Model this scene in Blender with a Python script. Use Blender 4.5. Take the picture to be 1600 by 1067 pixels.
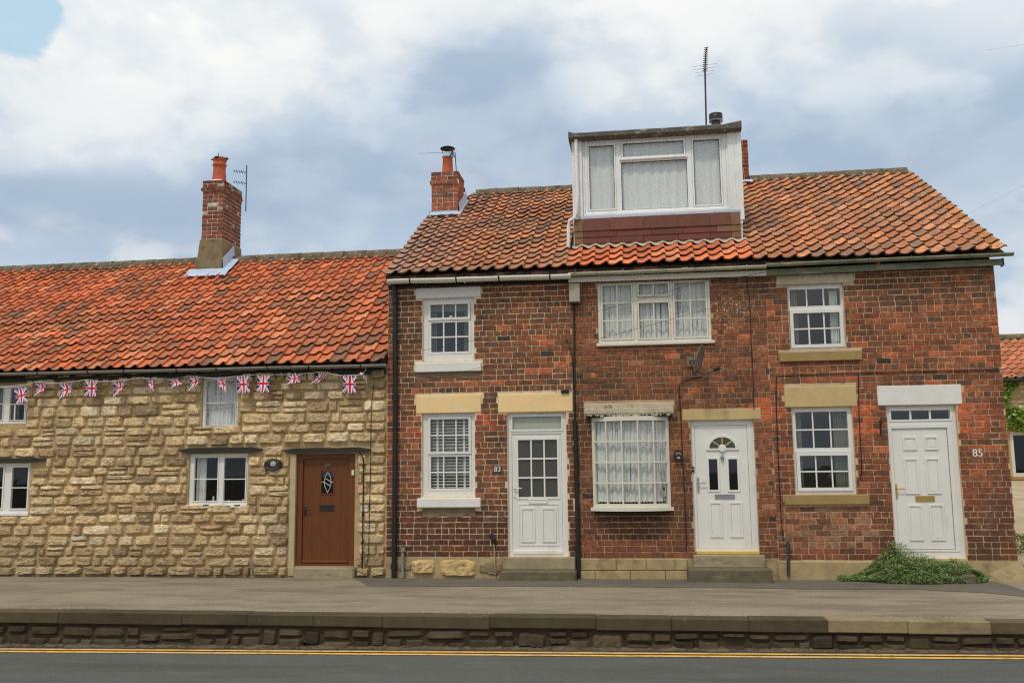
import bpy, math, random
from mathutils import Vector, Matrix, noise
for _o in list(bpy.data.objects):
    bpy.data.objects.remove(_o)
sc = bpy.context.scene
col = sc.collection
R = random.Random(11)
U = R.uniform

# ---------------------------------------------------------------- camera
F_PX = 1472.23
YAW, PITCH, ROLL = 0.136737, 0.137656, -0.0105116
CAM = Vector((4.1159, -15.0, 1.6452))
_cy, _sy, _cp, _sp, _cr, _sr = (math.cos(YAW), math.sin(YAW), math.cos(PITCH), math.sin(PITCH), math.cos(ROLL), math.sin(ROLL))
FWD = Vector((-_sy * _cp, _cy * _cp, _sp))
_rt = Vector((_cy, _sy, 0))
_up = _rt.cross(FWD)
RIGHT = _cr * _rt + _sr * _up
UP = -_sr * _rt + _cr * _up
cd = bpy.data.cameras.new('camera')
cam = bpy.data.objects.new('camera', cd)
col.objects.link(cam)
cd.sensor_width = 36
cd.sensor_fit = 'HORIZONTAL'
cd.lens = 36 * F_PX / 1600
cd.clip_end = 3000
cam.matrix_world = Matrix(((RIGHT.x, UP.x, -FWD.x, CAM.x), (RIGHT.y, UP.y, -FWD.y, CAM.y), (RIGHT.z, UP.z, -FWD.z, CAM.z), (0, 0, 0, 1)))
sc.camera = cam

def ray(x, y):
    return (FWD * F_PX + RIGHT * (x - 800) - UP * (y - 533.5)).normalized()

def at(x, y, Y=0.0):                      # photograph measurement -> (X, Z) in metres on the vertical plane at depth Y
    d = ray(x, y)
    q = CAM + d * ((Y - CAM.y) / d.y)
    return q.x, q.z

def atz(x, y, Z=0.0):                     # ... -> (X, Y) on the level plane at height Z
    d = ray(x, y)
    q = CAM + d * ((Z - CAM.z) / d.z)
    return q.x, q.y

def proj(p):
    d = Vector(p) - CAM
    z = d.dot(FWD)
    return 800 + F_PX * d.dot(RIGHT) / z, 533.5 - F_PX * d.dot(UP) / z, z

def rect(x0, y0, x1, y1, Y=0.0):          # measured rectangle -> X0, X1, Z0, Z1
    ym, xm = (y0 + y1) / 2, (x0 + x1) / 2
    return at(x0, ym, Y)[0], at(x1, ym, Y)[0], at(xm, y1, Y)[1], at(xm, y0, Y)[1]

# ---------------------------------------------------------------- world: bright broken cloud
SUN_EL, SUN_AZ = math.radians(59), math.radians(200)      # azimuth clockwise from +Y: in front of the houses, a little left
w = bpy.data.worlds.new('World')
sc.world = w
w.use_nodes = True
nt = w.node_tree
nt.nodes.clear()

class NT:
    def __init__(s, t):
        s.t = t
    def n(s, typ, **kw):
        nd = s.t.nodes.new(typ)
        for k, v in kw.items():
            if k.startswith('i_'):
                key = k[2:]
                nd.inputs[int(key) if key.isdigit() else key].default_value = v
            else:
                setattr(nd, k, v)
        return nd
    def l(s, a, b):
        s.t.links.new(a, b)
    def put(s, sock, v):
        if isinstance(v, (int, float, tuple)):
            sock.default_value = v
        else:
            s.l(v, sock)
    def math(s, op, a, b=0.0, c=0.0, clamp=False):
        nd = s.n('ShaderNodeMath', operation=op, use_clamp=clamp)
        for i, v in enumerate((a, b, c)):
            s.put(nd.inputs[i], v)
        return nd.outputs[0]
    def vmath(s, op, a, b):
        nd = s.n('ShaderNodeVectorMath', operation=op)
        s.put(nd.inputs[0], a)
        s.put(nd.inputs[1], b)
        return nd.outputs[1] if op in ('DOT_PRODUCT', 'DISTANCE', 'LENGTH') else nd.outputs[0]
    def noise(s, vec, scale, detail=5, rough=.55, dist=0.0):
        nd = s.n('ShaderNodeTexNoise')
        s.put(nd.inputs['Vector'], vec)
        nd.inputs['Scale'].default_value = scale
        nd.inputs['Detail'].default_value = detail
        nd.inputs['Roughness'].default_value = rough
        nd.inputs['Distortion'].default_value = dist
        return nd.outputs[0]
    def ramp(s, v, lo, hi, a=0.0, b=1.0, smooth=True):
        nd = s.n('ShaderNodeMapRange', interpolation_type='SMOOTHSTEP' if smooth else 'LINEAR')
        for i, q in enumerate((v, lo, hi, a, b)):
            s.put(nd.inputs[i], q)
        return nd.outputs[0]
    def mix(s, f, a, b, mode='MIX'):
        nd = s.n('ShaderNodeMix', data_type='RGBA', blend_type=mode)
        s.put(nd.inputs[0], f)
        s.put(nd.inputs[6], a)
        s.put(nd.inputs[7], b)
        return nd.outputs[2]

def sky_nodes():
    T = NT(nt)
    out = T.n('ShaderNodeOutputWorld')
    geo = T.n('ShaderNodeTexCoord').outputs['Generated']
    sep = T.n('ShaderNodeSeparateXYZ')
    T.l(geo, sep.inputs[0])
    z = sep.outputs[2]
    sky = T.n('ShaderNodeTexSky', sky_type='NISHITA', sun_disc=False, sun_elevation=SUN_EL, sun_rotation=SUN_AZ, dust_density=2.0)
    sky_b = T.mix(1.0, sky.outputs[0], (0.085, 0.085, 0.085, 1), 'MULTIPLY')
    st = T.vmath('MULTIPLY', geo, (1.0, 1.0, 1.6))
    big = T.noise(st, 3.0, 4, .45, .1)
    puff = T.noise(T.vmath('ADD', st, (3.1, 7.7, 1.3)), 6.5, 7, .5, .1)
    wide = T.noise(T.vmath('ADD', T.vmath('MULTIPLY', geo, (1.0, 1.0, 3.2)), (1.7, 0.4, 5.0)), 2.1, 3, .5)
    # height of the view above the horizon, broken up by the noise: pale low haze, a slate band, bright tops
    h = T.math('ADD', z, T.math('MULTIPLY', T.math('SUBTRACT', big, .5), .30))
    h = T.math('ADD', h, T.math('MULTIPLY', T.math('SUBTRACT', wide, .5), .16))
    h = T.math('ADD', h, T.math('MULTIPLY', T.math('SUBTRACT', puff, .5), .15))
    for d, r0, r1, am in (((-.42, .80, .40), .03, .26, .085), ((-.56, .76, .34), .03, .22, .07), ((.02, .90, .43), .03, .20, .06), ((.30, .85, .42), .04, .24, .06), ((-.14, .90, .40), .03, .15, -.05)):
        q = T.math('SUBTRACT', 1.0, T.ramp(T.vmath('DISTANCE', geo, d), r0, r1))
        h = T.math('ADD', h, T.math('MULTIPLY', q, am))
    cr = T.n('ShaderNodeValToRGB')
    els = cr.color_ramp.elements
    els[0].position, els[0].color = .0, (.66, .73, .80, 1)
    els[1].position, els[1].color = 1.0, (.86, .88, .89, 1)
    for p, c in ((.10, (.62, .71, .81, 1)), (.20, (.57, .67, .78, 1)), (.285, (.47, .565, .69, 1)), (.345, (.50, .595, .71, 1)),
                 (.375, (.60, .69, .79, 1)), (.415, (.76, .81, .855, 1)), (.47, (.88, .905, .915, 1)), (.55, (.96, .965, .955, 1))):
        e = els.new(p)
        e.color = c
    T.l(h, cr.inputs[0])
    # low cumulus heads with a clear upper edge
    low = T.ramp(T.math('ADD', puff, T.math('MULTIPLY', T.math('SUBTRACT', big, .5), .5)), .475, .56)
    low = T.math('MULTIPLY', low, T.math('SUBTRACT', 1.0, T.ramp(z, .17, .27)))
    c1 = T.mix(T.math('MULTIPLY', low, .9), cr.outputs[0], (.78, .81, .84, 1))
    # soft relief inside the clouds: each billow a little greyer on its underside
    rel = T.math('SUBTRACT', puff, T.noise(T.vmath('ADD', st, (3.1, 7.7, 1.37)), 6.5, 7, .5, .1))
    c1 = T.mix(1.0, c1, T.mix(T.ramp(rel, -.10, .10), (.85, .89, .93, 1), (1.04, 1.03, 1.01, 1)), 'MULTIPLY')
    # one clear gap, top left
    gap = T.math('ADD', T.vmath('DISTANCE', geo, (-.554, .722, .421)), T.math('MULTIPLY', T.math('SUBTRACT', puff, .5), .16))
    gap = T.math('SUBTRACT', 1.0, T.ramp(gap, .024, .036))
    c1 = T.mix(T.math('MULTIPLY', gap, .85), c1, T.mix(.85, sky_b, (.50, .74, .90, 1)))
    bg = T.n('ShaderNodeBackground')
    T.l(c1, bg.inputs[0])
    bg.inputs[1].default_value = 1.0
    T.l(bg.outputs[0], out.inputs[0])
sky_nodes()

sd = bpy.data.lights.new('sun', 'SUN')
sd.energy = 1.6
sd.angle = math.radians(7)
sd.color = (1.0, .93, .81)
so = bpy.data.objects.new('sun', sd)
col.objects.link(so)
_sv = Vector((math.sin(SUN_AZ) * math.cos(SUN_EL), math.cos(SUN_AZ) * math.cos(SUN_EL), math.sin(SUN_EL)))
so.rotation_euler = _sv.to_track_quat('Z', 'Y').to_euler()
so.location = (0, -30, 40)

vs = sc.view_settings
vs.view_transform = 'Standard'
vs.look = 'None'
vs.exposure = 0.0
vs.gamma = 1.0
vs.use_curve_mapping = False
sc.cycles.use_denoising = False
sc.cycles.use_adaptive_sampling = False
sc.cycles.filter_width = 1.2
sc.cycles.max_bounces = 8
sc.cycles.transparent_max_bounces = 16

# ---------------------------------------------------------------- materials
KLIT = 0.88
def S(r, g, b, k=KLIT):                   # sRGB as seen in soft daylight -> base colour
    o = []
    for c in (r, g, b):
        c /= 255.0
        c = c / 12.92 if c <= .04045 else ((c + .055) / 1.055) ** 2.4
        o.append(min(.86, c / k))
    return tuple(o) + (1.0,)

MATS = {}
def M(name, color=None, rough=.7, tint=False, var=.12, vscale=5.0, bump=0.0, bscale=50.0, metal=0.0, spec=.4, over=(), vec=None, fine=0.0, coat=0.0):
    """procedural material; over = overlays (colour, noise scale, lo, hi, amount, stretch) for stains, lichen, wear"""
    m = bpy.data.materials.new(name)
    m.use_nodes = True
    t = m.node_tree
    t.nodes.clear()
    T = NT(t)
    out = T.n('ShaderNodeOutputMaterial')
    bs = T.n('ShaderNodeBsdfPrincipled')
    T.l(bs.outputs[0], out.inputs[0])
    pos = T.n('ShaderNodeNewGeometry').outputs['Position']
    if tint:
        a = T.n('ShaderNodeAttribute', attribute_name='tint')
        oi = T.n('ShaderNodeObjectInfo')
        c = T.mix(1.0, a.outputs['Color'], oi.outputs['Color'], 'MULTIPLY')
        if color:
            c = T.mix(1.0, c, color, 'MULTIPLY')
    else:
        c = color
    nz = T.noise(pos if vec is None else T.vmath('MULTIPLY', pos, vec), vscale, 8, .62)
    v = T.ramp(nz, .28, .72, 1 - var, 1 + var, False)
    if fine:
        f = T.noise(pos, 140.0, 3, .7)
        v = T.math('MULTIPLY', v, T.ramp(f, .3, .7, 1 - fine, 1 + fine, False))
    c = T.mix(1.0, c, v, 'MULTIPLY')
    for i, (oc, s, lo, hi, am, st) in enumerate(over):
        p = T.vmath('ADD', T.vmath('MULTIPLY', pos, st), (3.7 * i, 9.1 + i, 1.3 * i))
        k = T.math('MULTIPLY', T.ramp(T.noise(p, s, 6, .65), lo, hi), am)
        c = T.mix(k, c, oc)
    T.l(c, bs.inputs['Base Color'])
    bs.inputs['Roughness'].default_value = rough
    bs.inputs['Metallic'].default_value = metal
    bs.inputs['Specular IOR Level'].default_value = spec
    if coat:
        bs.inputs['Coat Weight'].default_value = coat
    if bump:
        b = T.n('ShaderNodeBump')
        b.inputs['Strength'].default_value = .9
        b.inputs['Distance'].default_value = bump
        T.l(T.noise(pos, bscale, 6, .65), b.inputs['Height'])
        T.l(b.outputs[0], bs.inputs['Normal'])
    MATS[name] = m
    return m

I3 = (1, 1, 1)
WH = (1, 1, 1, 1)
m_brick = M('brick_clay', tint=True, rough=.9, var=.42, vscale=16, bump=.006, bscale=45, fine=.22, spec=.15,
            over=((S(62, 44, 37), 13, .53, .68, .55, I3), (S(172, 148, 120), 24, .60, .70, .5, I3), (S(74, 57, 48), 1.5, .46, .66, .66, (1, 1, .7)), (S(150, 116, 92), 1.9, .56, .72, .35, (1, 1, .8))))
def spatter(m):
    T = NT(m.node_tree)
    bs = next(n for n in m.node_tree.nodes if n.type == 'BSDF_PRINCIPLED')
    src = bs.inputs['Base Color'].links[0].from_socket
    pos = T.n('ShaderNodeNewGeometry').outputs['Position']
    zone = T.math('SUBTRACT', 1.0, T.ramp(T.vmath('DISTANCE', T.vmath('MULTIPLY', pos, (1, 0, 1)), (5.55, 0, 4.15)), .2, .75))
    zone2 = T.math('MULTIPLY', T.math('SUBTRACT', 1.0, T.ramp(T.vmath('DISTANCE', T.vmath('MULTIPLY', pos, (1, 0, .5)), (8.9, 0, 2.15)), .1, .5)), .55)
    z3 = T.math('MAXIMUM', zone, zone2)
    thr = T.math('SUBTRACT', .80, T.math('MULTIPLY', z3, .19))
    k = T.math('MULTIPLY', T.ramp(T.noise(pos, 26.0, 4, .6), thr, T.math('ADD', thr, .03)), T.math('GREATER_THAN', z3, .02))
    T.l(T.mix(k, src, S(205, 196, 180)), bs.inputs['Base Color'])
spatter(m_brick)
m_stone = M('rubble_limestone', tint=True, rough=.92, var=.26, vscale=14, bump=.020, bscale=22, fine=.18, spec=.15,
            over=((S(100, 78, 50), 17, .52, .66, .6, I3), (S(214, 194, 154), 21, .57, .68, .5, I3), (S(112, 96, 68), 1.6, .52, .70, .45, (1, 1, 1.6))))
m_dirtystone = M('sooty_stone', tint=True, rough=.92, var=.28, vscale=9, bump=.012, bscale=30, fine=.2, spec=.15,
            over=((S(40, 35, 28), 6, .55, .72, .6, (1, 1, 2.5)), (S(120, 108, 84), 15, .64, .74, .35, I3)))
m_tile = M('clay_pantile', tint=True, rough=.85, var=.18, vscale=9, bump=.002, bscale=90, fine=.13, spec=.2,
            over=((S(132, 98, 78), 4.5, .47, .64, .55, I3), (S(66, 48, 40), 19, .57, .66, .8, I3), (S(172, 166, 162), 9, .62, .70, .6, I3), (S(96, 66, 50), 42, .52, .64, .5, I3)))
m_tile_lichen = M('lichened_pantile', tint=True, rough=.88, var=.2, vscale=9, bump=.002, bscale=90, fine=.15, spec=.2,
            over=((S(134, 108, 90), 3.4, .44, .62, .6, I3), (S(70, 54, 46), 18, .57, .66, .8, I3), (S(172, 166, 166), 8, .59, .69, .6, I3), (S(205, 160, 50), 7, .69, .74, .6, I3), (S(98, 74, 60), 42, .52, .64, .5, I3)))
m_ridge = M('ridge_mortar', S(108, 97, 80), rough=.95, var=.35, vscale=7, bump=.01, bscale=40, fine=.25, spec=.1,
            over=((S(60, 52, 42), 5, .5, .66, .7, I3), (S(190, 186, 176), 14, .58, .68, .7, I3)))
m_white = M('white_upvc', S(214, 211, 204), rough=.32, var=.04, vscale=3, spec=.5, over=((S(176, 168, 150), 3.2, .56, .74, .35, (1, 1, .5)), (S(168, 158, 138), 14, .60, .74, .25, I3)))
m_cream = M('painted_timber', S(205, 200, 184), rough=.5, var=.06, vscale=8, spec=.4, over=((S(150, 138, 112), 9, .62, .74, .5, I3),))
m_dormer = M('weathered_white_board', S(222, 223, 221), rough=.5, var=.05, vscale=4, spec=.4, over=((S(146, 136, 118), 4, .57, .72, .45, (4, 4, .35)), (S(190, 190, 186), 2, .48, .64, .35, (1, 1, .5))))
m_sheer = M('sheer_curtain', (.80, .81, .76, 1), rough=.9, var=.07, vscale=8, vec=(5, 5, .3), over=(((.66, .67, .63, 1), 8, .58, .68, .4, (1, 1, .6)),))
m_gasket = M('window_gasket', S(70, 70, 68), rough=.7)
m_whitestone = M('white_painted_stone', S(212, 209, 202), rough=.75, var=.05, vscale=6, bump=.002, bscale=40)
m_ochre = M('ochre_lintel_paint', S(230, 194, 140), rough=.85, var=.07, vscale=3, bump=.002, bscale=50, fine=.05, over=((S(226, 208, 172), 2.2, .56, .66, .55, (1, 1, 2)),))
m_buff = M('buff_lintel', S(186, 162, 114), rough=.85, var=.1, vscale=4, bump=.002, bscale=50, fine=.07, over=((S(140, 122, 84), 6, .58, .74, .4, I3),))
m_sillbrown = M('brown_sill_paint', S(148, 124, 78), rough=.8, var=.14, vscale=5, bump=.002, bscale=60, fine=.08)
m_worn = M('worn_concrete', S(178, 166, 142), rough=.9, var=.2, vscale=8, bump=.004, bscale=60, fine=.14, over=((S(60, 56, 48), 13, .60, .66, .7, (1, 1, .6)),))
m_plinth = M('plinth_render', S(160, 140, 102), rough=.92, var=.24, vscale=4, bump=.005, bscale=45, fine=.14, over=((S(92, 80, 60), 2.6, .52, .7, .65, (1, 1, 1.5)), (S(192, 176, 140), 8, .6, .74, .4, I3)))
m_smear = M('grey_render_smear', S(122, 104, 84), rough=.95, var=.25, vscale=6, bump=.004, bscale=50, fine=.18)
m_stepd = M('grimy_step_stone', S(98, 88, 68), rough=.9, var=.25, vscale=6, bump=.004, bscale=60, fine=.14, over=((S(140, 128, 100), 3, .54, .7, .5, (1, 1, 4)), (S(62, 56, 44), 4, .54, .7, .6, I3)))
m_step = M('step_stone', S(146, 134, 106), rough=.9, var=.2, vscale=6, bump=.004, bscale=60, fine=.14, over=((S(84, 76, 60), 3, .52, .7, .6, (1, 1, 3)),))
m_black = M('black_pipe_paint', S(30, 29, 27), rough=.5, var=.2, vscale=8, spec=.4)
m_gutgrey = M('grey_gutter', S(128, 126, 116), rough=.5, var=.12, vscale=5)
m_gutgreen = M('mossy_gutter', S(112, 116, 92), rough=.8, var=.3, vscale=6, over=((S(158, 157, 130), 4, .50, .66, .6, (.4, 1, 1)), (S(70, 74, 52), 7, .54, .66, .6, (.5, 1, 1))))
m_gutcream = M('cream_gutter', S(168, 164, 140), rough=.7, var=.16, vscale=6, over=((S(88, 84, 62), 8, .56, .68, .6, (.7, 1, 1)),))
m_fascia = M('white_fascia', S(212, 206, 192), rough=.6, var=.08, vscale=4, over=((S(120, 112, 92), 3, .6, .78, .4, (.5, 1, 1)),))
m_timberblk = M('blackened_timber', S(38, 34, 30), rough=.7, var=.35, vscale=6, vec=(1, 1, 8), bump=.002, bscale=50)
m_oak = M('oak_door', S(98, 52, 16), rough=.5, var=.22, vscale=9, vec=(6, 6, .5), bump=.0008, bscale=60, spec=.4)
m_oakdark = M('oak_frame', S(100, 54, 18), rough=.5, var=.2, vscale=9, vec=(6, 6, .5))
m_iron = M('dark_metal', S(46, 46, 46), rough=.5, var=.15, metal=.4)
m_chrome = M('satin_chrome', S(160, 160, 158), rough=.3, metal=.9, var=.05)
m_brass = M('brass', (.62, .42, .12, 1), rough=.3, metal=1.0, var=.1)
m_gold = M('gold_sill', S(196, 166, 88), rough=.45, var=.1)
m_lead = M('lead_flashing', S(170, 182, 200), rough=.6, var=.1, vscale=6, bump=.004, bscale=12)
m_pot = M('terracotta_pot', S(176, 90, 62), rough=.85, var=.2, vscale=9, over=((S(90, 52, 40), 7, .6, .75, .5, I3),))
m_render = M('mossy_render', S(126, 112, 84), rough=.95, var=.25, vscale=6, bump=.006, bscale=30, fine=.14, over=((S(78, 72, 50), 5, .55, .7, .6, I3),))
m_slate = M('hanging_tile', tint=True, rough=.7, var=.14, vscale=8, vec=(1, 1, .4), fine=.1, over=((S(150, 120, 96), 10, .66, .76, .45, I3), (S(64, 40, 32), 3, .55, .75, .4, (2, 2, .6))))
m_dark = M('dark_room', S(34, 32, 29), rough=.95, var=.2)
m_felt = M('roof_felt', S(92, 88, 80), rough=.95, var=.3, vscale=9, bump=.006, bscale=30, over=((S(176, 174, 166), 9, .56, .68, .6, (.6, 1, 1)), (S(48, 44, 36), 5, .58, .7, .6, I3)))
m_box = M('beige_plastic', S(160, 150, 134), rough=.5, var=.05)
m_sign = M('black_enamel', S(36, 37, 36), rough=.3, var=.1)
m_letter = M('white_lettering', S(222, 220, 212), rough=.5, var=.03)
m_cord = M('white_cord', S(205, 203, 196), rough=.8, var=.1)
m_dish = M('dish_grey', S(112, 104, 94), rough=.6, var=.1)
m_alu = M('aerial_metal', S(70, 72, 76), rough=.5, metal=.5, var=.1)
m_tan = M('tan_mortar_strip', S(176, 158, 122), rough=.9, var=.15, fine=.12)
m_pvmt = M('pavement_tarmac', S(137, 126, 108), rough=.95, var=.15, vscale=1.1, bump=.004, bscale=160, fine=.20, spec=.15,
           over=((S(100, 91, 76), 1.1, .44, .64, .6, (.45, 1.8, 1)), (S(160, 150, 130), 3.5, .60, .74, .4, (.5, 1.3, 1)), (S(92, 84, 70), 40, .55, .66, .45, I3), (S(178, 170, 152), 48, .60, .68, .45, I3), (S(96, 88, 72), 9, .58, .72, .35, (.5, 1, 1))))
m_patch = M('pavement_patch_tarmac', S(102, 96, 86), rough=.95, var=.16, vscale=2, bump=.004, bscale=160, fine=.22, spec=.15, over=((S(74, 70, 62), 2, .5, .7, .5, (.4, 1, 1)),))
m_road = M('road_asphalt', S(84, 85, 81), rough=.88, var=.09, vscale=1.6, bump=.004, bscale=190, fine=.24, spec=.25,
           over=((S(66, 66, 62), .9, .46, .66, .6, (.25, 1.8, 1)), (S(104, 103, 96), 2.2, .54, .7, .35, (.3, 1.6, 1)), (S(56, 56, 53), 45, .53, .64, .5, I3), (S(140, 138, 128), 52, .60, .68, .45, I3)))
m_yellow = M('yellow_line_paint', S(232, 174, 86), rough=.8, var=.12, vscale=6, fine=.14, spec=.2, over=((S(120, 104, 74), 22, .52, .63, .75, (.4, 1, 1)),))
m_grit = M('gutter_grit', S(98, 86, 68), rough=.95, var=.35, vscale=14, bump=.012, bscale=60, fine=.3, over=((S(52, 46, 38), 10, .5, .65, .6, I3), (S(150, 130, 98), 40, .66, .73, .6, I3)))
m_kerb = M('kerb_sandstone', tint=True, rough=.92, var=.18, vscale=5, bump=.005, bscale=60, fine=.2, spec=.15, over=((S(54, 47, 36), 2.6, .5, .7, .45, (.6, 1, 2)), (S(150, 138, 108), 16, .64, .73, .4, I3)))
m_gravel = M('gravel_drive', S(168, 152, 126), rough=.95, var=.2, vscale=3, bump=.01, bscale=40, fine=.25)
m_grass = M('grass_verge', S(94, 106, 48), rough=.9, var=.3, vscale=5, bump=.02, bscale=30, fine=.25)
m_soil = M('far_ground', S(92, 88, 72), rough=.95, var=.25, vscale=.4, fine=.2)
m_leaf = M('creeper_leaf', tint=True, rough=.55, var=.25, vscale=9, spec=.35)
m_slat = M('shutter_slat', S(206, 206, 198), rough=.5, var=.03)
m_cloth = M('cream_curtain', S(120, 118, 104), rough=.9, var=.2, vscale=9, vec=(4, 4, .5))
m_figure = M('china_ornament', S(205, 200, 185), rough=.35, var=.1)
m_ivy = M('ivy_leaf', tint=True, rough=.5, var=.25, vscale=6, spec=.35)

def mortar(name, c, c2, lo=.5, hi=.66):
    return M(name, c, rough=.95, var=.16, vscale=7, bump=.006, bscale=60, fine=.16, spec=.1, over=((c2, 1.6, lo, hi, .75, I3), (S(86, 68, 54), 6, .58, .7, .45, I3)))
mo_a = mortar('cream_mortar', S(212, 192, 158), S(168, 140, 110), .54, .70)
mo_b = mortar('brown_mortar', S(172, 146, 114), S(124, 102, 82), .52, .66)
mo_c = mortar('tan_mortar', S(194, 168, 134), S(146, 118, 94), .52, .68)
mo_p = mortar('pale_chimney_mortar', S(198, 188, 174), S(132, 120, 106), .52, .68)
mo_s = mortar('sandy_mortar', S(172, 148, 108), S(138, 116, 82), .5, .64)
mo_d = mortar('dark_wall_mortar', S(70, 61, 48), S(50, 44, 35), .5, .64)

def glass_mat(name, tintc, boost):
    m = bpy.data.materials.new(name)
    m.use_nodes = True
    t = m.node_tree
    t.nodes.clear()
    T = NT(t)
    out = T.n('ShaderNodeOutputMaterial')
    lw = T.n('ShaderNodeLayerWeight')
    lw.inputs['Blend'].default_value = .5
    r0 = ((boost - 1) / (boost + 1)) ** 2 * 1.25         # both faces of the sheet
    fr = T.math('ADD', r0, T.math('MULTIPLY', T.math('POWER', lw.outputs['Facing'], 5.0), 1 - r0))
    tr = T.n('ShaderNodeBsdfTransparent')
    tr.inputs[0].default_value = tintc
    gl = T.n('ShaderNodeBsdfGlossy')
    gl.inputs['Roughness'].default_value = .02
    mx = T.n('ShaderNodeMixShader')
    T.l(fr, mx.inputs[0])
    T.l(tr.outputs[0], mx.inputs[1])
    T.l(gl.outputs[0], mx.inputs[2])
    T.l(mx.outputs[0], out.inputs[0])
    MATS[name] = m
    return m
m_glass = glass_mat('window_glass', (.90, .92, .91, 1), 1.5)
m_glassd = glass_mat('double_glazing', (.90, .93, .92, 1), 1.75)
m_glassr = glass_mat('sky_facing_glazing', (.96, .98, .97, 1), 2.1)
m_glassb = glass_mat('obscure_glass', (.5, .52, .5, 1), 1.6)

def lace_mat(name, c, lo, hi, st, sc1):
    m = bpy.data.materials.new(name)
    m.use_nodes = True
    t = m.node_tree
    t.nodes.clear()
    T = NT(t)
    out = T.n('ShaderNodeOutputMaterial')
    pos = T.n('ShaderNodeNewGeometry').outputs['Position']
    a = T.noise(T.vmath('MULTIPLY', pos, st), sc1, 5, .6)
    b = T.noise(pos, 34.0, 3, .6)
    f = T.ramp(T.math('ADD', T.math('MULTIPLY', a, .84), T.math('MULTIPLY', b, .16)), lo, hi, .12, 1.0)
    tr = T.n('ShaderNodeBsdfTransparent')
    df = T.n('ShaderNodeBsdfDiffuse')
    df.inputs[0].default_value = c
    tl = T.n('ShaderNodeBsdfTranslucent')
    tl.inputs[0].default_value = c
    m1 = T.n('ShaderNodeMixShader')
    m1.inputs[0].default_value = .12
    T.l(df.outputs[0], m1.inputs[1])
    T.l(tl.outputs[0], m1.inputs[2])
    m2 = T.n('ShaderNodeMixShader')
    T.l(f, m2.inputs[0])
    T.l(tr.outputs[0], m2.inputs[1])
    T.l(m1.outputs[0], m2.inputs[2])
    T.l(m2.outputs[0], out.inputs[0])
    return m
m_lace = lace_mat('net_curtain', (.86, .855, .83, 1), .35, .48, (13, 0, .35), 3.0)
m_lace2 = lace_mat('dense_net_curtain', (.90, .89, .84, 1), .0, .24, (7, 7, .4), 3.0)
m_lace3 = lace_mat('open_lace_curtain', S(215, 214, 206), .42, .58, (7, 7, 1.4), 4.0)

# ---------------------------------------------------------------- geometry helpers
WORLD = {}                                 # location of every Empty made
class MB:
    def __init__(s):
        s.v, s.f, s.c, s.sm, s.mi = [], [], [], [], []
    def add(s, vs_, fs, c=(1, 1, 1), smooth=False, mi=0):
        b = len(s.v)
        s.v += [tuple(p) for p in vs_]
        s.c += [tuple(c[:3])] * len(vs_)
        s.f += [tuple(b + i for i in f) for f in fs]
        s.sm += [smooth] * len(fs)
        s.mi += [mi] * len(fs)
        return s
    def box(s, x0, x1, y0, y1, z0, z1, ch=.003, c=(1, 1, 1), M4=None):
        vs_, fs = cbox(x0, x1, y0, y1, z0, z1, ch)
        if M4 is not None:
            vs_ = [M4 @ Vector(p) for p in vs_]
        return s.add(vs_, fs, c)
    def tube(s, pts, r, n=6, c=(1, 1, 1), cap=True):
        pts = [Vector(p) for p in pts]
        rr = r if isinstance(r, (list, tuple)) else [r] * len(pts)
        vs_, fs = [], []
        for i, p in enumerate(pts):
            a = pts[max(0, i - 1)]
            b = pts[min(len(pts) - 1, i + 1)]
            t = (b - a).normalized()
            u = t.cross(Vector((0, 0, 1)) if abs(t.z) < .9 else Vector((0, 1, 0))).normalized()
            v = t.cross(u)
            for k in range(n):
                an = 2 * math.pi * k / n
                vs_.append(p + (u * math.cos(an) + v * math.sin(an)) * rr[i])
        for i in range(len(pts) - 1):
            for k in range(n):
                k2 = (k + 1) % n
                fs.append((i * n + k, i * n + k2, (i + 1) * n + k2, (i + 1) * n + k))
        s.add(vs_, fs, c, True)
        if cap:
            L = len(pts) - 1
            s.add(vs_[:n], [tuple(range(n))], c)
            s.add(vs_[L * n:], [tuple(reversed(range(n)))], c)
        return s
    def lathe(s, prof, x, y, z, n=16, c=(1, 1, 1), axis='Z'):
        vs_, fs = [], []
        for (r, h) in prof:
            for k in range(n):
                a = 2 * math.pi * k / n
                vs_.append((x + r * math.cos(a), y + r * math.sin(a), z + h) if axis == 'Z' else (x + r * math.cos(a), y + h, z + r * math.sin(a)))
        for i in range(len(prof) - 1):
            for k in range(n):
                k2 = (k + 1) % n
                fs.append((i * n + k, i * n + k2, (i + 1) * n + k2, (i + 1) * n + k))
        s.add(vs_, fs, c, True)
        return s
    def prism(s, poly, y0, y1, c=(1, 1, 1)):   # polygon in X,Z extruded in Y
        n = len(poly)
        vs_ = [(x, y0, z) for x, z in poly] + [(x, y1, z) for x, z in poly]
        fs = [tuple(range(n)), tuple(reversed(range(n, 2 * n)))]
        fs += [(i, n + i, n + (i + 1) % n, (i + 1) % n) for i in range(n)]
        return s.add(vs_, fs, c)
    def mesh(s, name, mats):
        me = bpy.data.meshes.new(name)
        me.from_pydata(s.v, [], s.f)
        for m in (mats if isinstance(mats, (list, tuple)) else [mats]):
            me.materials.append(m)
        at_ = me.attributes.new('tint', 'FLOAT_COLOR', 'POINT')
        flat = []
        for c in s.c:
            flat += [c[0], c[1], c[2], 1.0]
        at_.data.foreach_set('color', flat)
        me.polygons.foreach_set('use_smooth', s.sm)
        if any(s.mi):
            me.polygons.foreach_set('material_index', s.mi)
        me.update()
        return me
    def build(s, name, mats, parent=None, kind=None):
        return link(name, s.mesh(name, mats), parent, kind)

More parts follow.
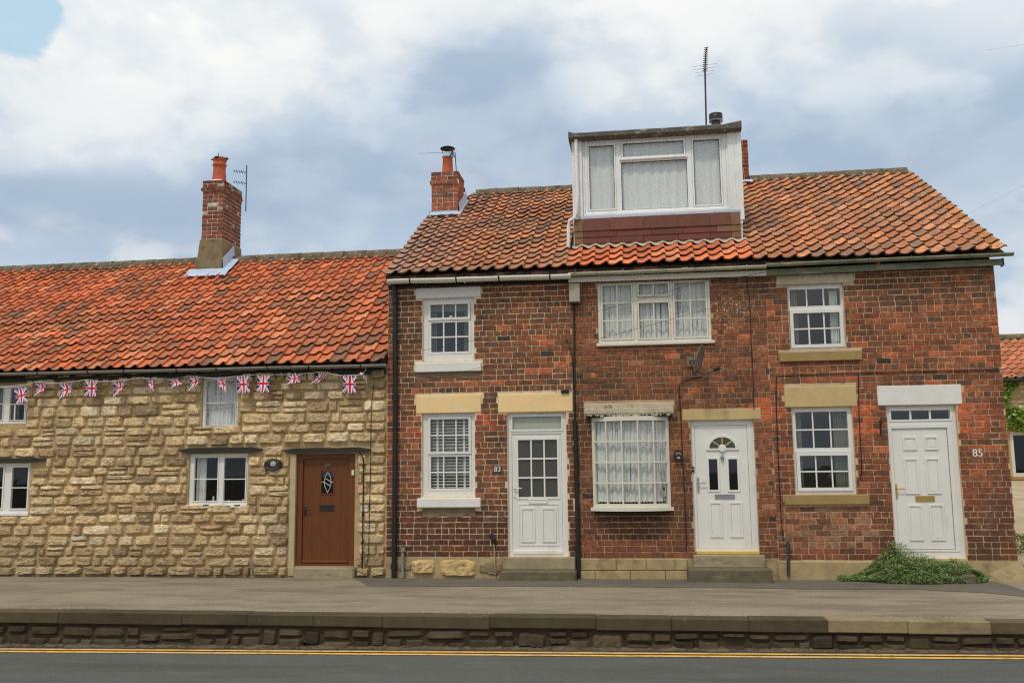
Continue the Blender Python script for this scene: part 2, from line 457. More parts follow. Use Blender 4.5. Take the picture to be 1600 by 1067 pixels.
def link(name, data, parent=None, kind=None):
    o = bpy.data.objects.new(name, data)
    col.objects.link(o)
    if parent is not None:
        o.parent = parent
        if parent.name in WORLD:
            o.matrix_parent_inverse = Matrix.Translation(-WORLD[parent.name])
    if kind:
        o['kind'] = kind
    return o

def tag(o, label, cat, group=None, kind=None):
    o['label'] = label
    o['category'] = cat
    if group:
        o['group'] = group
    if kind:
        o['kind'] = kind
    return o

def thing(name, loc, label, cat, group=None):
    o = bpy.data.objects.new(name, None)
    o.empty_display_size = .2
    col.objects.link(o)
    o.location = loc
    WORLD[o.name] = Vector(loc)
    return tag(o, label, cat, group)

def cbox(x0, x1, y0, y1, z0, z1, ch):
    cx, cy, cz = (x0 + x1) / 2, (y0 + y1) / 2, (z0 + z1) / 2
    hx, hy, hz = abs(x1 - x0) / 2, abs(y1 - y0) / 2, abs(z1 - z0) / 2
    c = min(ch, hx * .45, hy * .45, hz * .45)
    if c <= 0:
        vs_ = [(cx + sx * hx, cy + sy * hy, cz + sz * hz) for sx in (-1, 1) for sy in (-1, 1) for sz in (-1, 1)]
        return vs_, [(0, 1, 3, 2), (4, 6, 7, 5), (0, 4, 5, 1), (2, 3, 7, 6), (0, 2, 6, 4), (1, 5, 7, 3)]
    vs_, ix = [], {}
    for sx in (-1, 1):
        for sy in (-1, 1):
            for sz in (-1, 1):
                for a in range(3):
                    d = [hx - c, hy - c, hz - c]
                    d[a] += c
                    ix[(sx, sy, sz, a)] = len(vs_)
                    vs_.append((cx + sx * d[0], cy + sy * d[1], cz + sz * d[2]))
    fs = []
    def put(ids):
        p = [Vector(vs_[i]) for i in ids]
        nrm = (p[1] - p[0]).cross(p[2] - p[0])
        ctr = sum(p, Vector()) / len(p) - Vector((cx, cy, cz))
        fs.append(tuple(ids) if nrm.dot(ctr) > 0 else tuple(reversed(ids)))
    B = (-1, 1)
    for s_ in B:
        put([ix[(s_, a, b, 0)] for a, b in ((-1, -1), (1, -1), (1, 1), (-1, 1))])
        put([ix[(a, s_, b, 1)] for a, b in ((-1, -1), (1, -1), (1, 1), (-1, 1))])
        put([ix[(a, b, s_, 2)] for a, b in ((-1, -1), (1, -1), (1, 1), (-1, 1))])
        for t_ in B:
            put([ix[(s_, t_, -1, 0)], ix[(s_, t_, 1, 0)], ix[(s_, t_, 1, 1)], ix[(s_, t_, -1, 1)]])
            put([ix[(s_, -1, t_, 0)], ix[(s_, 1, t_, 0)], ix[(s_, 1, t_, 2)], ix[(s_, -1, t_, 2)]])
            put([ix[(-1, s_, t_, 1)], ix[(1, s_, t_, 1)], ix[(1, s_, t_, 2)], ix[(-1, s_, t_, 2)]])
            for u_ in B:
                put([ix[(s_, t_, u_, a)] for a in range(3)])
    return vs_, fs

def plate(mb, x0, x1, z0, z1, holes, y0, y1, c=(1, 1, 1), sub=0):
    """flat slab with rectangular holes: front at y0, edges and reveals running back to y1"""
    xs = sorted({x0, x1} | {min(max(v, x0), x1) for h in holes for v in h[:2]})
    zs = sorted({z0, z1} | {min(max(v, z0), z1) for h in holes for v in h[2:]})
    solid = {}
    for i in range(len(xs) - 1):
        for j in range(len(zs) - 1):
            mx, mz = (xs[i] + xs[i + 1]) / 2, (zs[j] + zs[j + 1]) / 2
            solid[i, j] = not any(h[0] < mx < h[1] and h[2] < mz < h[3] for h in holes)
    for (i, j), s_ in solid.items():
        if not s_:
            continue
        a, b, p, q = xs[i], xs[i + 1], zs[j], zs[j + 1]
        mb.add([(a, y0, p), (b, y0, p), (b, y0, q), (a, y0, q)], [(0, 1, 2, 3)], c)
        if y1 is None:
            continue
        mb.add([(a, y1, p), (b, y1, p), (b, y1, q), (a, y1, q)], [(3, 2, 1, 0)], c)
        for di, dj, pts in ((-1, 0, [(a, y0, q), (a, y1, q), (a, y1, p), (a, y0, p)]), (1, 0, [(b, y0, p), (b, y1, p), (b, y1, q), (b, y0, q)]),
                            (0, -1, [(a, y0, p), (a, y1, p), (b, y1, p), (b, y0, p)]), (0, 1, [(b, y0, q), (b, y1, q), (a, y1, q), (a, y0, q)])):
            if not solid.get((i + di, j + dj), False):
                mb.add(pts, [(0, 1, 2, 3)], c)
    return mb

def pieces(name, many, items, variants, mat, parent, limit=300):
    """alike pieces: the ones that show largest become objects sharing mesh data, the rest one joined part"""
    meshes = [v.mesh(name, mat) for v in variants]
    def size(it):
        p = it[1].translation
        x, y, z = proj(p)
        if not (-20 < x < 1620 and -20 < y < 1087) or z < 0:
            return 0
        s_ = it[1].to_scale()
        return it[3] / (z * z)
    items = sorted(items, key=size, reverse=True)
    out = []
    for it in items[:limit]:
        o = bpy.data.objects.new(name, meshes[it[0]])
        col.objects.link(o)
        o.matrix_world = it[1]
        o.parent = parent
        o.color = (it[2][0], it[2][1], it[2][2], 1)
        if parent.name in WORLD:
            o.matrix_parent_inverse = Matrix.Translation(-WORLD[parent.name])
        out.append(o)
    rest = items[limit:]
    if rest:
        mb = MB()
        for vi, m4, c, _ in rest:
            va = variants[vi]
            b = len(mb.v)
            mb.v.extend(tuple(m4 @ Vector(p)) for p in va.v)
            mb.c.extend([(c[0], c[1], c[2])] * len(va.v))
            mb.f.extend(tuple(b + i for i in f) for f in va.f)
            mb.sm.extend(va.sm)
            mb.mi.extend([0] * len(va.f))
        mb.build(many, mat, parent, 'stuff')
    return out

# ---------------------------------------------------------------- piece shapes
def brick_variant(rough=.03):
    b = MB()
    out = []
    for x, z in ((-.5, -.5), (-.17, -.5), (.17, -.5), (.5, -.5), (.5, .5), (.17, .5), (-.17, .5), (-.5, .5)):
        out.append((x + U(-rough, rough) * .5, z + U(-1, 1) * rough * 1.8))
    vs_ = [(x * .972, -.005 + U(-.0015, .0015), z * .90) for x, z in out] + [(x, 0.0, z) for x, z in out] + [(x, .03, z) for x, z in out]
    fs = [(0, 1, 6, 7), (1, 2, 5, 6), (2, 3, 4, 5)]
    for r in (0, 8):
        fs += [(r + 8 + i, r + 8 + (i + 1) % 8, r + (i + 1) % 8, r + i) for i in range(8)]
    return b.add(vs_, fs)
BRICKS = [brick_variant() for _ in range(10)]

def stone_variant(amp=.03, seed=0, nx=10, nz=7, sq=7.0):
    b = MB()
    vs_, fs = [], []
    j = [(U(-.03, .03), U(-.07, .07)) for _ in range(4)]
    for k in range(nz + 1):
        for i in range(nx + 1):
            u, v = 2 * i / nx - 1, 2 * k / nz - 1
            # rounded outline
            q = (abs(u) ** sq + abs(v) ** sq) ** (1 / sq)
            m = max(abs(u), abs(v), 1e-6)
            uu, vv = (u / q * m if q > 0 else u), (v / q * m if q > 0 else v)
            n1 = noise.noise(Vector((u * 1.3 + seed * 7.3, v * 1.1, seed)))
            n2 = noise.noise(Vector((u * 3.6 + seed * 3.1, v * 2.4, seed + 20)))
            edge = max(0.0, 1 - m ** 7)
            y = -(amp * (.95 + .40 * n1 - .12 * v) + amp * .38 * n2) * edge ** .40 - .004 * edge
            if m > .99:
                y = .03
            bu, bv = (uu + 1) / 2, (vv + 1) / 2
            jx = (j[0][0] * (1 - bu) + j[1][0] * bu) * (1 - bv) + (j[2][0] * (1 - bu) + j[3][0] * bu) * bv
            jz = (j[0][1] * (1 - bu) + j[1][1] * bu) * (1 - bv) + (j[2][1] * (1 - bu) + j[3][1] * bu) * bv
            wob = noise.noise(Vector((uu * 2.3 + seed, vv * 2.3, seed * 2.0)))
            vs_.append((uu * .5 + jx + wob * .02, min(y, .03), vv * .5 + jz + wob * .05))
    for k in range(nz):
        for i in range(nx):
            a = k * (nx + 1) + i
            fs.append((a, a + 1, a + nx + 2, a + nx + 1))
    return b.add(vs_, fs)
STONES = [stone_variant(.037, s, sq=6.0) for s in range(22)]
BLOCKS = [stone_variant(.013, 50 + s, 7, 4, 9.0) for s in range(10)]

def tile_variant(seed):
    b = MB()
    prof = [(-.03, .014), (.05, .004), (.18, -.004), (.34, -.006), (.50, .001), (.64, .017), (.76, .037), (.87, .051), (.96, .052), (1.04, .040)]
    L, W, th = .37, .225, .024
    n = len(prof)
    top = []
    for k, (y, lift) in enumerate(((0, .046), (L, .004))):
        for i, (u, z) in enumerate(prof):
            wob = .003 * noise.noise(Vector((u * 3 + seed, k * 5.0, seed)))
            sag = .006 * noise.noise(Vector((u * 1.4 + seed * 2, 3.0, seed))) if k == 0 else 0
            top.append((u * W, y + sag, z * .95 + lift + wob))
    low = [(x, y + .003, z - th) for x, y, z in top[:n]]
    vs_ = top
    b.add(vs_, [(i, i + 1, n + i + 1, n + i) for i in range(n - 1)], smooth=True)
    b.add(top[:n] + low, [(n + i, n + i + 1, i + 1, i) for i in range(n - 1)], (.22, .21, .21))  # front lip tinted dark: algae, plus the course shadow line painted in
    # the outer lip of the roll
    a, c = top[n - 1], top[2 * n - 1]
    b.add([a, c, (c[0], c[1], c[2] - th), (a[0], a[1] + .003, a[2] - th)], [(3, 2, 1, 0)])
    a, c = top[0], top[n]
    b.add([a, c, (c[0], c[1], c[2] - th), (a[0], a[1] + .003, a[2] - th)], [(0, 1, 2, 3)])
    return b
TILES = [tile_variant(s) for s in range(6)]

def split(x0, x1, z0, z1, ops, gap, zfrac=.3, minlen=.03):
    """what is left of the span x0..x1 of a course z0..z1 once the openings are taken out"""
    spans = [(x0, x1)]
    for o in ops:
        ov = min(z1, o[3]) - max(z0, o[2])
        if ov < (z1 - z0) * zfrac:
            continue
        nx = []
        for a, b in spans:
            if o[1] + gap <= a or o[0] - gap >= b:
                nx.append((a, b))
                continue
            if o[0] - gap - a > minlen:
                nx.append((a, o[0] - gap))
            if b - o[1] - gap > minlen:
                nx.append((o[1] + gap, b))
        spans = nx
    return spans

def mulc(c, k):
    return (c[0] * k, c[1] * k, c[2] * k)

def mixc(a, b, t):
    return tuple(a[i] * (1 - t) + b[i] * t for i in range(3))

def brick_items(X0, X1, Z0, Z1, ops, colour, seed, header_rows, course=.0895, frame=None, joint=.0145):
    """frame(x, z, y) places a brick of the course; default is the street front (plane Y = 0)"""
    items = []
    n = int(round((Z1 - Z0) / course))
    course = (Z1 - Z0) / n
    for i in range(n):
        z = Z0 + (i + .5) * course
        hd = header_rows(i)
        Ls = .1135 if hd else .2275
        x = X0 - (0 if i % 2 else Ls / 2) - (.05 if hd else 0)
        while x < X1 - .02:
            ln = Ls * (1 + U(-.035, .035))
            if not hd and R.random() < .05:
                ln = .1135
            a, b = max(x, X0), min(x + ln - joint * .85, X1)
            x += ln
            if b - a < .03:
                continue
            for p, q in split(a, b, z - course / 2, z + course / 2, ops, .006):
                cx = (p + q) / 2
                dz = .007 * noise.noise(Vector((cx * .55 + seed, z * .9, seed)))
                hgt = (course - joint) * (1 + U(-.05, .04))
                sy = U(-.003, .004)
                m4 = Matrix.Translation((cx, sy, z + dz)) @ Matrix.Rotation(U(-.008, .008), 4, 'Y') @ Matrix.Diagonal((q - p, 1, hgt, 1))
                if frame is not None:
                    m4 = frame @ m4
                items.append((R.randrange(len(BRICKS)), m4, colour(cx, z, q - p), (q - p)))
    return items

def inr(x, z, r):
    return r[0] <= x <= r[1] and r[2] <= z <= r[3]

def pick(*ws):
    t = R.random() * sum(w_ for w_, _ in ws)
    for w_, c in ws:
        t -= w_
        if t <= 0:
            break
    return mulc(c, U(.82, 1.16))

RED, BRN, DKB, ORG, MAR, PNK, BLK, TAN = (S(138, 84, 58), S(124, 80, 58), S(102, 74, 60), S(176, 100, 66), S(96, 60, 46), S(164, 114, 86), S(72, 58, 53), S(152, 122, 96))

# ---------------------------------------------------------------- joinery helpers (all in the plane of the street front)
def pane_objs(parent, x0, x1, z0, z1, cols, rows, y, bar, mb_bar, m_bar, m_gl, bar_d=.012):
    """panes of one light with glazing bars between them; every bar and pane a sub-part"""
    for i in range(1, cols):
        x = x0 + (x1 - x0) * i / cols
        MB().box(x - bar / 2, x + bar / 2, y - bar_d, y + .008, z0, z1, .003).build('glazing_bar', m_bar, parent)
    for j in range(1, rows):
        z = z0 + (z1 - z0) * j / rows
        MB().box(x0, x1, y - bar_d - .002, y + .006, z - bar / 2, z + bar / 2, .003).build('glazing_bar', m_bar, parent)
    for i in range(cols):
        for j in range(rows):
            a, b = x0 + (x1 - x0) * i / cols, x0 + (x1 - x0) * (i + 1) / cols
            p, q = z0 + (z1 - z0) * j / rows, z0 + (z1 - z0) * (j + 1) / rows
            t = U(-.0025, .0025)
            g = MB()
            yy = y + .012
            g.add([(a, yy + t, p), (b, yy - t, p), (b, yy - t + U(-.001, .001), q), (a, yy + t, q)], [(0, 1, 2, 3)])
            g.build('pane', m_gl, parent)

def curtain(parent, x0, x1, z0, z1, y, mat, waves=7, amp=.015, scallop=0.0, name='curtain'):
    g = MB()
    n = max(10, int(waves * 6))
    vs_, fs = [], []
    ph = U(0, 6)
    for k in range(5):
        t = k / 4
        for i in range(n + 1):
            u = i / n
            x = x0 + (x1 - x0) * u
            w_ = math.sin(u * waves * 2 * math.pi + ph + .9 * math.sin(u * 9 + ph)) * amp * (.6 + .4 * t)
            z = z1 + (z0 - z1) * t
            if k == 4 and scallop:
                z += scallop * abs(math.sin(u * waves * math.pi))
            vs_.append((x, y + w_, z))
    for k in range(4):
        for i in range(n):
            a = k * (n + 1) + i
            fs.append((a, a + 1, a + n + 2, a + n + 1))
    g.add(vs_, fs, smooth=True)
    return g.build(name, mat, parent)

def window(house, outer, lights, y=.07, mat=None, gl=None, bar=.022, sash=.035, proud=.0, depth=.07, sash_dy=-.010):
    """outer: X0,X1,Z0,Z1; lights: (rect of glass, cols, rows[, own sash?])"""
    mat = mat or m_white
    gl = gl or m_glass
    holes = []
    for L in lights:
        r = L[0]
        s_ = sash if len(L) < 4 or L[3] else 0
        holes.append((r[0] - s_, r[1] + s_, r[2] - s_, r[3] + s_))
    g = MB()
    plate(g, *outer, holes, y, y + depth)
    win = g.build('window', mat, house)
    for L, h in zip(lights, holes):
        r = L[0]
        yy = y + .012
        if h[0] < r[0]:
            g = MB()
            e = .004
            plate(g, h[0] + e, h[1] - e, h[2] + e, h[3] - e, [r], y + sash_dy + (L[4] if len(L) > 4 else 0), y + .04)
            g.build('sash', mat, win)
        pane_objs(win, r[0], r[1], r[2], r[3], L[1], L[2], yy, bar, None, mat, gl)
    return win

def sill(win, r, y0, y1, mat, ch=.006, slope=True):
    return MB().box(r[0], r[1], y0, y1, r[2], r[3], ch).build('sill', mat, win)

def lintel(house, r, mat, y0=-.012, y1=.1, ch=.008):
    return MB().box(r[0], r[1], y0, y1, r[2], r[3], ch).build('lintel', mat, house)

def moulded(parent, r, y, mat, w_=.024, h_=.016):
    """raised door panel: a moulding round a sunk field"""
    g = MB()
    plate(g, *r, [(r[0] + w_, r[1] - w_, r[2] + w_, r[3] - w_)], y - h_, y + .002)
    g.box(r[0] + w_ * 1.6, r[1] - w_ * 1.6, y - .006, y + .002, r[2] + w_ * 1.6, r[3] - w_ * 1.6, .005)
    return g.build('panel', mat, parent)

# ---------------------------------------------------------------- heights and limits shared by the terrace
XA, XB, XC, XD = at(605, 650)[0], at(896.5, 700)[0], at(1208, 700)[0], 9.50      # cottage | house 83 | dormer house | house 85 | gable
XL = -12.6
TB, TC = math.atan(.583), math.radians(36)              # roof pitches, brick houses and cottage
EB, EC = (-.20, 4.87), (-.20, 3.43)                     # eaves (Y, Z)
RB, RC = (4.45, 4.87 + 4.65 * math.tan(TB)), (3.48, 3.43 + 3.68 * math.tan(TC))   # ridges
BACK = 8.6

def roof_z(y, e, t):
    return e[1] + (y - e[0]) * math.tan(t)

# ---------------------------------------------------------------- ground
def ground_sheet(name, x0, x1, y0, y1, zf, mat, nx=40, ny=12, kind='structure'):
    g = MB()
    vs_, fs = [], []
    for j in range(ny + 1):
        for i in range(nx + 1):
            x, y = x0 + (x1 - x0) * i / nx, y0 + (y1 - y0) * j / ny
            vs_.append((x, y, zf(x, y)))
    for j in range(ny):
        for i in range(nx):
            a = j * (nx + 1) + i
            fs.append((a, a + 1, a + nx + 2, a + nx + 1))
    g.add(vs_, fs, smooth=True)
    return g.build(name, mat, None, kind)

def smooth(a, b, x):
    t = min(1, max(0, (x - a) / (b - a)))
    return t * t * (3 - 2 * t)

KERB_Y = -3.93
def pave_z(x, y):
    return -.012 * smooth(-.5, -3.5, y) - .01 * noise.noise(Vector((x * .6, y * .8, 0))) - .006
def road_z(x):                              # the road climbs gently to the right
    return -.435 + .0085 * (x + 4)
ground_sheet('ground', -900, 900, -900, 1500, lambda x, y: -.9 if y < 25 else -.9 + 2.6 * smooth(25, 120, y) , m_soil, 60, 60)
ground_sheet('road', -120, 120, -11.5, KERB_Y + .10, lambda x, y: road_z(x) + .02 * smooth(-5.6, -4.0, y) - .0, m_road, 120, 10)
ground_sheet('opposite_pavement', -120, 120, -40, -11.5, lambda x, y: road_z(x) + .12, m_pvmt, 60, 4)
ground_sheet('pavement', -60, 60, KERB_Y + .2, .6, pave_z, m_pvmt, 400, 18)
_pp = [atz(x, y) for x, y in ((548, 900), (575, 914.5), (760, 915.5), (1000, 916), (1200, 918), (1330, 920), (1440, 921), (1540, 925), (1640, 934))]
g = MB()
_n = 90
_vs, _fs = [], []
for i in range(_n + 1):
    x = _pp[0][0] + (_pp[-1][0] - _pp[0][0]) * i / _n
    yy = _pp[0][1]
    for a, b in zip(_pp[:-1], _pp[1:]):
        if a[0] <= x <= b[0]:
            yy = a[1] + (b[1] - a[1]) * (x - a[0]) / (b[0] - a[0])
    yy += .03 * noise.noise(Vector((x * 2.2, 0, 4)))
    for k in range(5):
        y = yy + (.02 - yy) * k / 4
        _vs.append((x, y, pave_z(x, y) + .0045))
for i in range(_n):
    for k in range(4):
        _fs.append((5 * i + k, 5 * i + 5 + k, 5 * i + 6 + k, 5 * i + 1 + k))
g.add(_vs, _fs)
g.build('pavement_patch', m_patch, None, 'structure')
# gravel yard beside and behind the end house, rising away from the street
def yard_z(x, y):
    return .0 + 1.28 * smooth(.2, 12, y) + .02 * noise.noise(Vector((x, y, 0)))
ground_sheet('gravel_yard', XD + .05, 60, .3, 40, yard_z, m_gravel, 60, 40)
for k, (y0, y1, x0, x1) in enumerate(((2.6, 4.4, 9.9, 12.6), (.65, 1.6, 9.55, 12))):
    gg = MB()
    for _ in range(4000):
        x, y = U(x0, x1), U(y0, y1)
        h = U(.02, .07)
        a = U(0, 6.28)
        z = yard_z(x, y) - .01
        dx, dy = math.cos(a) * .02, math.sin(a) * .02
        gg.add([(x - dx, y - dy, z), (x + dx, y + dy, z), (x + U(-.05, .05), y + U(-.05, .05), z + h)], [(0, 1, 2)])
    tag(gg.build('grass', m_grass, None), ['rough green grass tuft strip across the gravel yard', 'low green grass growing at the foot of the gable'][k], 'grass', None, 'stuff')
# double yellow line
for k, (d0, d1) in enumerate(((.17, .24), (.315, .385))):
    g = MB()
    _vs, _fs = [], []
    for i in range(241):
        x = -60 + i * .5
        w_ = .004 * noise.noise(Vector((x, k, 0)))
        for d in (d0, d1):
            y = KERB_Y - .02 - d + w_
            _vs.append((x, y, road_z(x) + .02 * smooth(-5.6, -4.0, y) + .005))
    for i in range(240):
        _fs.append((2 * i, 2 * i + 2, 2 * i + 3, 2 * i + 1))
    g.add(_vs, [tuple(reversed(f)) for f in _fs])
    tag(g.build('yellow_road_line', m_yellow, None, 'structure'), ['outer yellow no-parking line, next to the retaining wall', 'inner yellow no-parking line, further out on the road'][k], 'road line')
# grit along the foot of the wall
g = MB()
_vs, _fs = [], []
for i in range(401):
    x = -10 + i * .05
    yy = KERB_Y - .10 - .05 * noise.noise(Vector((x * 3, 0, 0)))
    z = road_z(x) + .02
    _vs += [(x, yy, z + .004), (x, KERB_Y + .06, z + .035 + .03 * noise.noise(Vector((x * 4, 2, 0))))]
for i in range(400):
    _fs.append((2 * i, 2 * i + 2, 2 * i + 3, 2 * i + 1))
g.add(_vs, _fs, smooth=True)
for _ in range(900):
    x = U(-9, 11)
    y = KERB_Y - abs(R.gauss(0, .05)) - .01
    s_ = U(.004, .015)
    g.add(*[cbox(x - s_, x + s_, y - s_, y + s_, road_z(x) + .02, road_z(x) + .02 + s_ * 1.6, 0)][0])
tag(g.build('gutter_grit', m_grit), 'brown grit and leaf litter lying along the foot of the wall', 'grit', None, 'stuff')

g = MB()
for k in range(2600):
    x = U(-8, 10.5)
    if k % 3:
        y = KERB_Y + .24 + abs(R.gauss(0, .12))
    elif k % 2:
        y = -.05 - abs(R.gauss(0, .05))
    else:
        y = U(KERB_Y + .3, -.2)
    s_ = U(.003, .010) * (1.3 if k % 3 else 1)
    if noise.noise(Vector((x * .7, y, 3))) < -.1:
        continue
    c = pick((4, S(170, 160, 138)), (3, S(96, 86, 64)), (2, S(84, 92, 52)), (1, S(120, 84, 52)))
    a = U(0, 3.14)
    zz_ = -.012 * smooth(-.5, -3.5, y) + .002
    dx, dy = math.cos(a) * s_, math.sin(a) * s_
    g.add([(x - dx, y - dy, zz_), (x + dy * .5, y - dx * .5, zz_), (x + dx, y + dy, zz_ + s_ * .3), (x - dy * .5, y + dx * .5, zz_ + s_ * .6)], [(0, 1, 2, 3)], c)
tag(g.build('pavement_litter', M('litter_bits', tint=True, rough=.95)), 'scattered grit, bits of leaf and moss along the pavement edge', 'litter', None, 'stuff')

# ---------------------------------------------------------------- retaining wall and kerb
rw = thing('retaining_wall', (3, KERB_Y, -.43), 'low dark stone retaining wall between raised pavement and road', 'wall')
g = MB()
_xs = [-60 + i for i in range(121)]
_vs = []
for x in _xs:
    _vs += [(x, KERB_Y + .03, road_z(x) - .2), (x, KERB_Y + .03, -.10)]
g.add(_vs, [(2 * i, 2 * i + 2, 2 * i + 3, 2 * i + 1) for i in range(120)])
g.build('backing', mo_d, rw)
items = []
x_lo, x_hi = -7.5, 10.5
def wall_stone(a, b, zb, zt):
    rz = road_z((a + b) / 2)
    p, q = rz + (-.15 - rz) * zb, rz + (-.15 - rz) * zt
    c = pick((5, S(74, 65, 51)), (4, S(80, 70, 55)), (2, S(64, 56, 44)), (.6, S(92, 82, 64)))
    m4 = Matrix.Translation(((a + b) / 2, KERB_Y + .006 + U(-.012, .014), (p + q) / 2)) @ Matrix.Rotation(U(-.05, .05), 4, 'Y') @ Matrix.Diagonal((b - a - .008, U(.7, 2.0), q - p - .006, 1))
    items.append((R.randrange(10), m4, c, (b - a)))
x = x_lo
while x < x_hi:
    ln = U(.22, .62)
    t = R.random()
    if t < .16:
        wall_stone(x, x + ln * .7, .0, 1.0)
        ln *= .7
    elif t < .80:
        k = U(.38, .62)
        m = U(.3, .7)
        lowers = ((x, x + ln * m), (x + ln * m, x + ln)) if ln > .4 else ((x, x + ln),)
        for p, q in lowers:
            wall_stone(p, q, .0, k + U(-.04, .02))
        m = U(.3, .7)
        uppers = ((x, x + ln * m), (x + ln * m, x + ln)) if ln > .5 else ((x, x + ln),)
        for p, q in uppers:
            wall_stone(p, q, k, 1.0)
    else:
        k1, k2 = U(.2, .38), U(.55, .75)
        for za, zb_ in ((0, k1), (k1, k2), (k2, 1)):
            if R.random() > .1:
                wall_stone(x, x + ln, za, zb_)
    x += ln
pieces('stone', 'stones', items, BLOCKS, m_dirtystone, rw)
g = MB()
_dx, _dy = at(1020, 0)[0], 0
dpx, dpz = at(478, 1006, KERB_Y)
g.lathe([(.035, .0), (.036, -.03), (.028, -.03), (.027, .04), (.0, .04)], dpx, KERB_Y, dpz, 14, axis='Y')
g.build('drain_pipe', m_black, rw)
kj = [-1900, -1720, -1500, -1310, -1120, -930, -760, -560, -400, -230, -90, 90, 284, 385, 490, 597, 765, 931, 1049, 1170, 1293, 1418, 1548, 1690, 1850, 2050, 2300, 2600]
kb = link('kerb', None, None, 'structure')
WORLD[kb.name] = Vector((0, 0, 0))
for i in range(len(kj) - 1):
    a, b = (at(kj[k], 965, KERB_Y - .03)[0] for k in (i, i + 1))
    pale_stone = 1293 <= kj[i] < 1548  # a run of kerb stones in a paler stone
    c = S(136, 122, 92) if pale_stone else mulc(S(80, 71, 55), U(.85, 1.12))
    if kj[i] == -90:
        c = S(86, 76, 57)
    if kj[i] >= 1548:
        c = S(96, 85, 64)
    jit = U(-.004, .004)
    g = MB()
    vs_, fs = cbox(-(b - a) / 2 + .0012, (b - a) / 2 - .0012, -.03, .235, -.135 + (.0 if pale_stone else U(-.006, .01)), .002, .009)
    g.add(vs_, fs)
    o = g.build('kerb_stone', m_kerb, kb)
    o.location = ((a + b) / 2, KERB_Y + jit, U(-.006, .004))
    o.rotation_euler = (U(-.006, .006), U(-.002, .002), U(-.003, .003))
    o.color = (c[0], c[1], c[2], 1)

# ---------------------------------------------------------------- shared house builders
def shell(house, name_wall, x0, x1, ztop, holes, mat, eave, pitch, ridge, left_gable=True, right_gable=True, y0=.006):
    """front wall with openings, party or gable walls, back wall"""
    g = MB()
    plate(g, x0, x1, -.3, ztop, holes, y0, .13)
    yb = BACK
    bz = ridge[1] - (yb - ridge[0]) * math.tan(pitch)
    bz = max(bz, 2.0)
    for xx, fl in ((x0 + .004, 0), (x1 - .004, 1)):
        p = [(xx, .13, -.3), (xx, yb, -.3), (xx, yb, bz - .08), (xx, ridge[0], ridge[1] - .08), (xx, .13, roof_z(.13, eave, pitch) - .06)]
        g.add(p, [(0, 1, 2, 3, 4) if fl else (4, 3, 2, 1, 0)])
    g.add([(x0, yb, -.3), (x1, yb, -.3), (x1, yb, bz), (x0, yb, bz)], [(3, 2, 1, 0)])
    wall = g.build(name_wall, mat, house)
    # dark rooms behind the windows
    g = MB()
    d = 2.6
    for z0_, z1_ in ((.18, min(2.5, ztop - .9)), (min(2.56, ztop - .85), ztop - .02)):
        a, b = x0 + .05, x1 - .05
        g.add([(a, .2, z0_), (b, .2, z0_), (b, d, z0_), (a, d, z0_), (a, .2, z1_), (b, .2, z1_), (b, d, z1_), (a, d, z1_)],
              [(0, 1, 2, 3), (4, 7, 6, 5), (3, 2, 6, 7), (0, 3, 7, 4), (1, 5, 6, 2)])
    g.build('room', m_dark, house)
    return wall

def roof_deck(house, x0, x1, eave, ridge, pitch):
    g = MB()
    o = -.022
    a = (eave[0] + .03, eave[1] + o)
    r_ = (ridge[0], ridge[1] + o)
    yb = BACK + .2
    bz = ridge[1] - (yb - ridge[0]) * math.tan(pitch) + o
    g.add([(x0, a[0], a[1]), (x1, a[0], a[1]), (x1, r_[0], r_[1]), (x0, r_[0], r_[1])], [(0, 1, 2, 3)], S(60, 46, 38))
    g.add([(x0, yb, bz), (x1, yb, bz), (x1, r_[0], r_[1] + .001), (x0, r_[0], r_[1] + .001)], [(3, 2, 1, 0)], S(176, 92, 58))
    g.add([(x0, a[0], a[1] - .05), (x1, a[0], a[1] - .05), (x1, .1, roof_z(.1, eave, pitch) - .06), (x0, .1, roof_z(.1, eave, pitch) - .06)], [(3, 2, 1, 0)], S(50, 42, 36))
    g.add([(x0, a[0], a[1] - .05), (x1, a[0], a[1] - .05), (x1, a[0], a[1]), (x0, a[0], a[1])], [(0, 1, 2, 3)], S(40, 34, 30))
    return g.build('roof', m_tile, house)

def roof_tiles(roof, x0, x1, eave, pitch, slope, gauge, colour, mat, skip=None, limit=300, rows=None, lift=0.0):
    n = int(round((x1 - x0) / .225))
    w_ = (x1 - x0) / n
    nr = int(slope / gauge) + 1
    items = []
    for i in range(nr):
        if rows and not rows[0] <= i < rows[1]:
            continue
        for k in range(n):
            X = x0 + k * w_
            s_ = i * gauge
            yw, zw = eave[0] + s_ * math.cos(pitch), eave[1] + s_ * math.sin(pitch)
            if skip and skip(X + w_ / 2, yw + .13, i):
                continue
            if s_ > slope - .12:
                continue
            bumpy = .020 * noise.noise(Vector((X * .45, s_ * .6, x0))) + .010 * noise.noise(Vector((X * 1.7, s_ * 1.9, x0 + 5)))
            m4 = Matrix.Translation((X, eave[0], eave[1])) @ Matrix.Rotation(pitch, 4, 'X') @ Matrix.Translation((U(-.004, .004), s_ + U(-.008, .008), bumpy + lift)) @ Matrix.Rotation(U(-.014, .014), 4, 'Z') @ Matrix.Rotation(U(-.015, .015), 4, 'Y') @ Matrix.Diagonal((w_ / .225, 1, 1, 1))
            items.append((R.randrange(len(TILES)), m4, colour(X, yw, i), .225))
    pieces('tile', 'tiles', items, TILES, mat, roof, limit)

